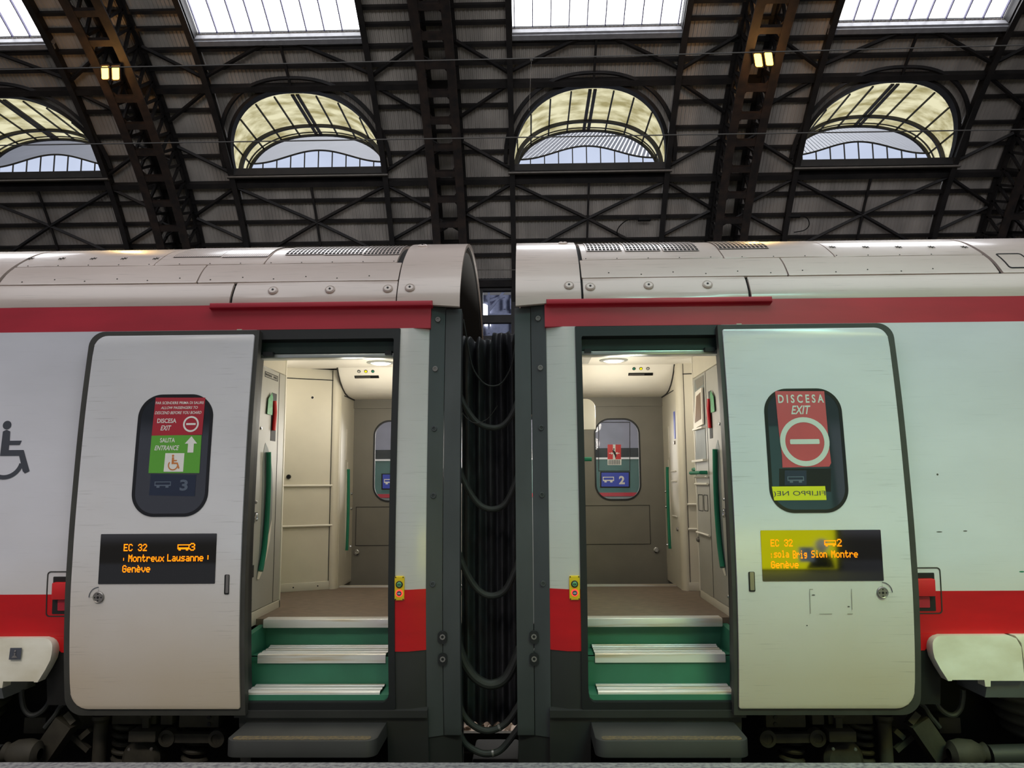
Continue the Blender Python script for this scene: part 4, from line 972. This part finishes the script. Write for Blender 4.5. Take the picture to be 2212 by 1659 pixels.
for c in BC:
    for sg in (-1, 1):
        MB().arcbeam(c+sg*HR-.1, c+sg*HR+.1, R1-.42, R1-.36, D(25), D(78), 30).arcbeam(c+sg*HR-.03, c+sg*HR+.03, R1-.4, R1, D(25), D(78), 30).build('secondary_rib', M['steel'], ceil)
    def br(name, segs, w=.1):
        mb = MB()
        for (xa, pa, xb, pb) in segs:
            n = 4; P = [vp(c+xa+(xb-xa)*i/n, D(pa+(pb-pa)*i/n), R1-.22) for i in range(n+1)]
            for a, b in zip(P, P[1:]): mb.bar(a, b, w)
        mb.build(name, M['steel'], ceil)
    br('cross_brace', [(-2.9, 42, 0, 37.7), (2.9, 42, 0, 37.7), (0, 37.7, -2.9, 33), (0, 37.7, 2.9, 33)])
    br('king_rod', [(0, 42, 0, 30)], .08)
    br('upper_brace', [(-.4, 58.2, -2.9, 54.6), (.4, 58.2, 2.9, 54.6)]); br('king_rod', [(0, 58.4, 0, 53.4)], .08)
    for sg in (-1, 1):
        br('side_brace', [(sg*2.95, 54.4, sg*4.75, 57.9), (sg*2.95, 53.3, sg*4.75, 49.8), (sg*2.95, 43.7, sg*4.75, 46.9), (sg*2.95, 42, sg*4.75, 38.8), (sg*2.95, 35.5, sg*4.75, 38.4)])
# arched trusses
for x in TRX:
    where = {-24.1: 'beyond the far left window', -13.4: 'carrying the left pair of orange floodlights', -2.7: 'straight above the gap between the carriages', 8.0: 'carrying the right pair of orange floodlights', 18.7: 'at the right edge beyond the last arched window'}[x]
    t = thing('roof_truss', (x, VY, 0), 'twin-ribbed dark steel lattice arch %s' % where, 'truss', 'steel arches of the station roof')
    ri, ro = VR-1.55, VR-.1
    for sx in (-.5, .5):
        MB().arcbeam(x+sx-.14, x+sx+.14, ro-.05, ro, D(25), D(76), 30).arcbeam(x+sx-.03, x+sx+.03, ro-.3, ro-.05, D(25), D(76), 30).build('outer_chord', M['steel'], t)
        MB().arcbeam(x+sx-.15, x+sx+.15, ri, ri+.05, D(25), D(76), 30).arcbeam(x+sx-.03, x+sx+.03, ri+.05, ri+.28, D(25), D(76), 30).build('inner_chord', M['rust'], t)
        mb = MB(); n = 26
        for i in range(n):
            a, b = D(26+49*i/n), D(26+49*(i+1)/n); mid = (a+b)/2
            mb.bar(vp(x+sx, a, ro-.2), vp(x+sx, mid, ri+.2), .09); mb.bar(vp(x+sx, mid, ri+.2), vp(x+sx, b, ro-.2), .09)
        mb.build('web_lattice', M['steel'], t)
    mb = MB()
    for i in range(17):
        p = D(26+50*i/16); q = D(26+50*(i+1)/16)
        mb.arcbeam(x-.5, x+.5, ri+.02, ri+.2, p-.006, p+.006, 1)
        for sx in (-1, 1):       # curved gusset in each corner
            A = vp(x+sx*.47, p-.022, ri+.1); B_ = vp(x+sx*.47, p+.022, ri+.1); C_ = vp(x+sx*.16, p, ri+.1)
            mb.bm.faces.new([mb.bm.verts.new(v) for v in (A, B_, C_)])
    mb.build('batten_plate', M['rust'], t)
    for i in range(0, 17, 3):
        mb = MB(); p = D(27.5+50*i/16); q = D(27.5+50*(i+.6)/16)
        mb.bar(vp(x-.5, p, ri+.6), vp(x+.5, q, ri+.6), .06); mb.bar(vp(x+.5, p, ri+.6), vp(x-.5, q, ri+.6), .06)
        mb.build('cross_lacing', M['steel'], t)
# skylights
for k, c in enumerate(BC):
    w = thing('window_%d' % (k+1), vp(c, PS), 'bright white skylight strip in the vault, %s' % (['cut by the left picture edge', 'over the left carriage', 'over the right carriage end', 'cut by the top right corner', 'beyond the right picture edge'][k]), 'skylight', kind='structure')
    MB().arcbeam(c-LA, c+LA, VR+.12, VR+.16, PS, PE, 12).build('sky_pane', M['sky'], w)
    for i in range(10):
        x = c-2.75+.61*i; MB().arcbeam(x-.016, x+.016, VR+.02, VR+.12, PS, PE, 12).build('glazing_bar', M['skybar'], w)
    MB().arcbeam(c-LA-.1, c+LA+.1, VR-.28, VR-.05, PS-D(.5), PS-D(.05), 1).arcbeam(c-LA-.15, c+LA+.15, VR-.36, VR-.28, PS-D(.75), PS-D(.25), 1).build('bottom_rail', M['skyframe'], w)
    mb = MB()
    for sx in (-1, 1): mb.arcbeam(c+sx*LA-.05, c+sx*LA+.05, VR-.3, VR+.2, PS, PE, 12)
    mb.build('side_frame', M['steel'], w)
# arched dormer windows
th = [math.pi*i/40 for i in range(41)]
def sel(t, k=1.0):
    c_, s_ = math.cos(t), math.sin(t)
    return k*LA*math.copysign(abs(c_)**(2/LNN), c_), LZ+k*LB*abs(s_)**(2/LNN)
for k, c in enumerate(BC):
    w = thing('window_%d' % (k+6), Vector((c, YF, LZ)), 'arched dormer window with cream glazed barrel, %s' % (['cut by the left picture edge', 'above the left carriage door', 'above the right carriage end', 'rightmost in the picture', 'beyond the right picture edge'][k]), 'dormer window', kind='structure')
    ry = lambda z: VY+math.sqrt(VR*VR-z*z)
    P = [sel(t) for t in th]; rows = []
    for j in range(7): rows.append([(c+u, ry(z)+(YF-ry(z))*j/6, z) for u, z in P])
    MB().grid(rows).build('barrel_glazing', M['dormer'], w, 60)
    def arch(name, Y, kk, wd, hd, m):
        mb = MB(); R_ = []
        for t in th:
            u, z = sel(t, kk); u2, z2 = sel(t, kk-hd)
            y = Y(z) if callable(Y) else Y
            R_.append([(c+u, y, z), (c+u2, y, z2), (c+u2, y+wd, z2), (c+u, y+wd, z)])
        vs = [[mb.bm.verts.new(p) for p in r] for r in R_]
        for A, B_ in zip(vs, vs[1:]):
            for q in range(4): mb.bm.faces.new([A[q], A[(q+1) % 4], B_[(q+1) % 4], B_[q]])
        mb.build(name, M[m], w, 40)
    arch('roof_arch', lambda z: ry(z)-.22, 1.045, .3, .05, 'steel')
    arch('outer_arch', lambda z: ry(z)-.4, 1.13, .1, .05, 'steel')
    arch('middle_arch', 23.85, 1.0, .1, .055, 'steel')
    arch('front_arch', YF-.06, 1.0, .1, .04, 'steel')
    arch('inner_front_arch', YF-.25, 1.0, .04, .018, 'steel')
    for u in (-2.72, -2.2, -1.5, -.76, -.09, .09, .76, 1.5, 2.2, 2.72):
        z = arch_z(u)-.03
        MB().bar((c+u, ry(z), z), (c+u, YF, z), .12 if abs(u) < .1 else .055, .05).build('barrel_bar', M['rust'] if abs(u) < .1 else M['steel'], w)
    wave = lambda u: 14.22+.52*(.5+.5*math.cos(math.pi*u/2.6)) if abs(u) < 2.6 else 14.22
    top = [(c-2.8+5.6*i/40, wave(-2.8+5.6*i/40)) for i in range(41)]
    MB().grid([[(x, YF, 13.3) for x, z in top], [(x, YF, z) for x, z in top]]).build('lower_pane', M['dormerglass'], w)
    MB().tube([(x, YF-.03, z) for x, z in top], .035, 6).build('wave_rail', M['steel'], w)
    for i in range(11):
        u = -2.78+.556*i; MB().bar((c+u, YF-.03, 13.3), (c+u, YF-.03, wave(u)), .04).build('mullion', M['steel'], w)
    MB().box(c-LA-.1, c+LA+.1, ry(LZ)-.35, YF, LZ-.3, LZ-.03).build('sill', M['steel'], w)
    MB().box(c-LA-.2, c+LA+.2, ry(LZ)-.42, ry(LZ)-.3, LZ-.42, LZ-.36).build('sill_ledge', M['ledge'], w)
# neighbouring roof outside
mb = MB(); xs = []
n = 420
for i in range(n): 
    a = -45+100*i/n; xs += [(a, 0), (a+.12, .07)]
mb.grid([[(x, 25.6, 13.0+h) for x, h in xs], [(x+5, 48, 27.0+h) for x, h in xs]])
o = mb.build('roof_outside', M['outroof'], None, 10); tag(o, 'pale corrugated roof outside the arched windows', 'roof', kind='structure')
# wall under the springing, with the opening seen through the gap between the coaches
wy = 26.42
w0 = at(1043, 628, wy); w1 = at(1104, 680, wy); zt, zb = w0.z, w1.z
mb = MB(); mb.box(-26, w0.x, wy, wy+.3, -2, 9.95).box(w1.x, 30, wy, wy+.3, -2, 9.95).box(w0.x, w1.x, wy, wy+.3, zt, 9.95).box(w0.x, w1.x, wy, wy+.3, at(1070, 697, wy).z, zb).box(w0.x, w1.x, wy, wy+.3, -2, at(1070, 725, wy).z)
o = mb.build('wall_back', M['steel']); tag(o, 'dark wall under the vault with one small opening above the gap', 'wall', kind='structure')
hw = 38.
o = MB().box(-12, 10, hw, hw+.2, -2, 12).build('wall_outer', M['wallfar']); tag(o, 'pale blue-grey wall of the next hall, seen through the small opening', 'wall', kind='structure')
for k, b in enumerate(((1040, 656, 1057, 681), (1047, 691, 1060, 704))):
    a = at(b[0], b[3], hw-.1); e = at(b[2], b[1], hw-.1)
    o = slab('window_%d' % (11+k), [rr(a.x, e.x, a.z, e.z, [0, .05, .35, .1])], ymap(hw-.1), .05, M['sky']); tag(o, 'small bright window pane far behind the gap, %s' % ('upper' if k == 0 else 'lower'), 'window', kind='structure')
mb = MB()
for a, b in (((1056, 600), (1056, 720)), ((1108, 600), (1108, 720)), ((1056, 650), (1090, 640)), ((1056, 672), (1090, 628)), ((1056, 680), (1110, 680)), ((1090, 645), (1090, 668)), ((1104, 645), (1104, 668)), ((1056, 628), (1075, 628))):
    mb.bar(at(*a, hw-.4), at(*b, hw-.4), .12)
o = mb.build('trim_1', M['wallfar']); tag(o, 'slim steel framing of the next hall', 'framing', kind='structure')

pl_ = bpy.data.lights.new('next_hall_fill', 'POINT'); pl_.energy = 1000; pl_.shadow_soft_size = 1; pl_.color = (.85, .9, 1)  # unseen fill added to brighten the far wall behind the opening
po_ = bpy.data.objects.new('next_hall_fill', pl_); COL.objects.link(po_); po_.location = (2, 32, 11)
# overhead wires
def wire(pts, Y, r, label):
    P = [at(x, y, Y) for x, y in pts]
    o = MB().tube(P, r, 6).build('overhead_wire', M['wire'], None, 60); tag(o, label, 'overhead wire')
wire([(-250, 156), (1106, 127), (2450, 91)], 5.0, .008, 'upper grey overhead wire, crossing in front of the orange floodlights')
wire([(-250, 318), (1106, 297), (2450, 276)], 5.0, .008, 'lower grey overhead wire, crossing in front of the arched windows')
wire([(700, 584), (1500, 582)], 6.0, .006, 'thin overhead wire seen between the two carriage roof ends')
o = MB().tube([at(1148, 127, 5), at(1148, 132, 5)], [.02, .012], 8).tube([at(1148, 128, 5), at(1143, 240, 5)], .0025, 5).build('wire_dropper', M['wire']); tag(o, 'thin vertical dropper hanging from the upper overhead wire', 'wire')
# cable loops left on the roof steel
def rc(px0, pts, label):
    P = smooth_path([vp(*onv(x, y, R1-.3), R1-.3) for x, y in pts])
    o = thing('roof_cable', P[0], label, 'cable'); MB().tube(P, .02, 6).build('cable_run', M['dark'], o)
    q = vp(*onv(*px0, R1-.35), R1-.35); MB().box(q.x-.25, q.x+.25, q.y-.08, q.y+.08, q.z-.06, q.z+.06, .02).build('junction_box', M['dark'], o)
rc((1392, 474), [(1385, 474), (1360, 474), (1342, 485), (1333, 500), (1340, 512), (1365, 517), (1400, 520)], 'black cable loop and box on the roof steel above the right carriage vents')
rc((1715, 467), [(1722, 467), (1742, 470), (1748, 485), (1738, 497), (1715, 502)], 'black cable loop and box on the roof steel beside the right lit truss')
# floodlights
def flood(px0, px1, tilt, label):
    r = VR-1.75; a = vp(*onv(*px0, r), r); b = vp(*onv(*px1, r), r); m_ = (a+b)/2
    f = thing('floodlight', m_, label, 'floodlight', 'orange floodlights on the roof arches')
    MB().box(m_.x-.55, m_.x+.55, m_.y+.05, m_.y+.15, m_.z+.22, m_.z+.34, .01).build('mounting_bar', M['rust'], f)
    for p in (a, b):
        d = Vector((0, -.62, -.78)); x = Vector((1, 0, 0)); y = d.cross(x)
        mp_ = lambda u, dd, v: p+x*(u+v*tilt)+y*v-d*dd
        h = slab('lamp_housing', [rr(-.15, .15, -.26, .26, .04)], lambda u, dd, v: mp_(u, dd, v), .14, M['rust'], f, bev=.01)
        slab('lamp_glass', [rr(-.115, .115, -.21, .21, .05)], lambda u, dd, v: mp_(u, dd-.012, v), .008, M['flood'], h)
    l = bpy.data.lights.new('floodlight_beam', 'SPOT'); l.energy = 900; l.color = (1, .62, .22); l.spot_size = rad(100); l.spot_blend = .6; l.shadow_soft_size = .25
    o = bpy.data.objects.new('floodlight_beam', l); COL.objects.link(o); o.location = m_+Vector((0, -.35, -.45))
    o.rotation_euler = Vector((-m_.x*.15, -14, -12)).to_track_quat('-Z', 'Y').to_euler()
    l2 = bpy.data.lights.new('floodlight_spill', 'POINT'); l2.energy = 45; l2.color = (1, .5, .14); l2.shadow_soft_size = .2
    o = bpy.data.objects.new('floodlight_spill', l2); COL.objects.link(o); o.location = m_+Vector((0, -.5, -.55))
flood((227, 157), (250, 158), .35, 'pair of glowing orange floodlights on the roof arch above the left carriage')
flood((1638, 130), (1661, 127), -.35, 'pair of glowing orange floodlights on the roof arch above the right carriage')

# ------------------------------------------------------------------ lit advertising screen on the platform behind the camera (mirrored in the right door)
ad = thing('advertising_screen', (3.3, -7.6, pz), 'free-standing lit advertising screen on the platform, teal above and yellow below', 'advertising screen')
MB().box(1.7, 4.95, -7.9, -7.6, .14, 3.5, .03).build('screen_housing', M['post'], ad)
MB().box(1.9, 2.15, -7.85, -7.65, pz, .36).build('support_leg', M['post'], ad); MB().box(4.5, 4.75, -7.85, -7.65, pz, .36).build('support_leg', M['post'], ad)
def ads(name, u0, u1, z0, z1, col, e, d=0): return slab(name, [rr(u0, u1, z0, z1)], lambda u, dd, v: Vector((u, -7.59+d-dd, v)), .005, glow(name+'_glow', col, e, .1, (1, 1, 1)), ad)
ads('teal_picture', 1.8, 4.85, 1.02, 3.4, (150, 206, 192), .9)
yl = ads('yellow_picture', 1.8, 4.85, .16, 1.02, (216, 214, 14), 4.6)
slab('portrait_suit', [[(4.40, .17), (4.95-.12, .17), (4.80, .36), (4.70, .44), (4.58, .44), (4.48, .36)]], lambda u, dd, v: Vector((u, -7.583-dd, v)), .003, glow('portrait_suit_glow', (40, 42, 48), .6), ad)
slab('portrait_face', [circ(4.64, .60, .095, 24, .15)], lambda u, dd, v: Vector((u, -7.582-dd, v)), .003, glow('portrait_face_glow', (190, 190, 184), 2.2, .5, (9, 9, 7)), ad)
slab('picture_tile', [rr(4.30, 4.52, .3, .56)], lambda u, dd, v: Vector((u, -7.582-dd, v)), .003, glow('picture_tile_glow', (150, 170, 190), 1.6, .5, (8, 8, 8)), ad)

# ------------------------------------------------------------------ light
w = bpy.data.worlds.new('world'); SC.world = w; w.use_nodes = True
N = w.node_tree.nodes; L = w.node_tree.links; bg = N['Background']
tc = N.new('ShaderNodeTexCoord'); sx = N.new('ShaderNodeSeparateXYZ'); L.new(tc.outputs['Generated'], sx.inputs[0])
rp = N.new('ShaderNodeValToRGB'); e = rp.color_ramp.elements
mr = N.new('ShaderNodeMapRange'); mr.inputs[1].default_value = -1; mr.inputs[2].default_value = 1; L.new(sx.outputs[2], mr.inputs[0]); L.new(mr.outputs[0], rp.inputs[0])
e[0].position = .3; e[0].color = (.10, .09, .08, 1); e[1].position = 1; e[1].color = (.75, .76, .80, 1)
for ps_, c_ in ((.47, (.24, .22, .20, 1)), (.49, (1.15, 1.15, 1.34, 1)), (.585, (1.15, 1.17, 1.4, 1)), (.605, (.3, .3, .32, 1))):
    x = e.new(ps_); x.color = c_
L.new(rp.outputs[0], bg.inputs[0]); bg.inputs[1].default_value = .36
sl = bpy.data.lights.new('sun', 'SUN'); sl.energy = 2.6; sl.angle = rad(25); sl.color = (.95, .97, 1)
so = bpy.data.objects.new('sun', sl); COL.objects.link(so); so.rotation_euler = Vector((.1, -.9, -1)).to_track_quat('-Z', 'Y').to_euler()
def area(name, loc, to, sx_, sy_, pw, col, spread=180):
    l = bpy.data.lights.new(name, 'AREA'); l.shape = 'RECTANGLE'; l.size = sx_; l.size_y = sy_; l.energy = pw; l.color = col; l.spread = rad(spread)
    o = bpy.data.objects.new(name, l); COL.objects.link(o); o.location = loc; o.rotation_euler = (Vector(to)-Vector(loc)).to_track_quat('-Z', 'Y').to_euler()
area('skylight_daylight', (0, -3, 13.5), (0, 1.0, 2), 22, 6, 880, (.97, .98, 1))
area('opposite_vault_daylight', (-1, -9, 10), (1, 22, 15), 30, 4, 350, (.96, .97, 1), 75)
area('train_side_fill', (-2.8, -5.6, 5.6), (-2.3, 0, -.5), 5, .8, 20, (1, .91, .80), 44)  # unseen fill added to lift the lower left carriage side
area('train_side_fill', (4.2, -5.6, 5.6), (2.7, 0, -.5), 3, .8, 13.5, (.95, 1, .30), 44)  # unseen fill added for the yellow-green cast low on the right door
area('teal_fill', (3.0, -5.8, 6.9), (2.0, 0, .8), 2.4, .8, 12, (.42, 1, .84), 40)  # unseen teal fill added to tint the right carriage
SC.view_settings.view_transform = 'Standard'; SC.view_settings.look = 'None'; SC.view_settings.exposure = 0; SC.view_settings.gamma = 1
SC.cycles.max_bounces = 6; SC.cycles.diffuse_bounces = 3; SC.cycles.glossy_bounces = 3; SC.cycles.transmission_bounces = 4; SC.cycles.transparent_max_bounces = 6
SC.cycles.sample_clamp_indirect = 4; SC.cycles.caustics_reflective = False; SC.cycles.caustics_refractive = False
SC.cycles.use_denoising = True
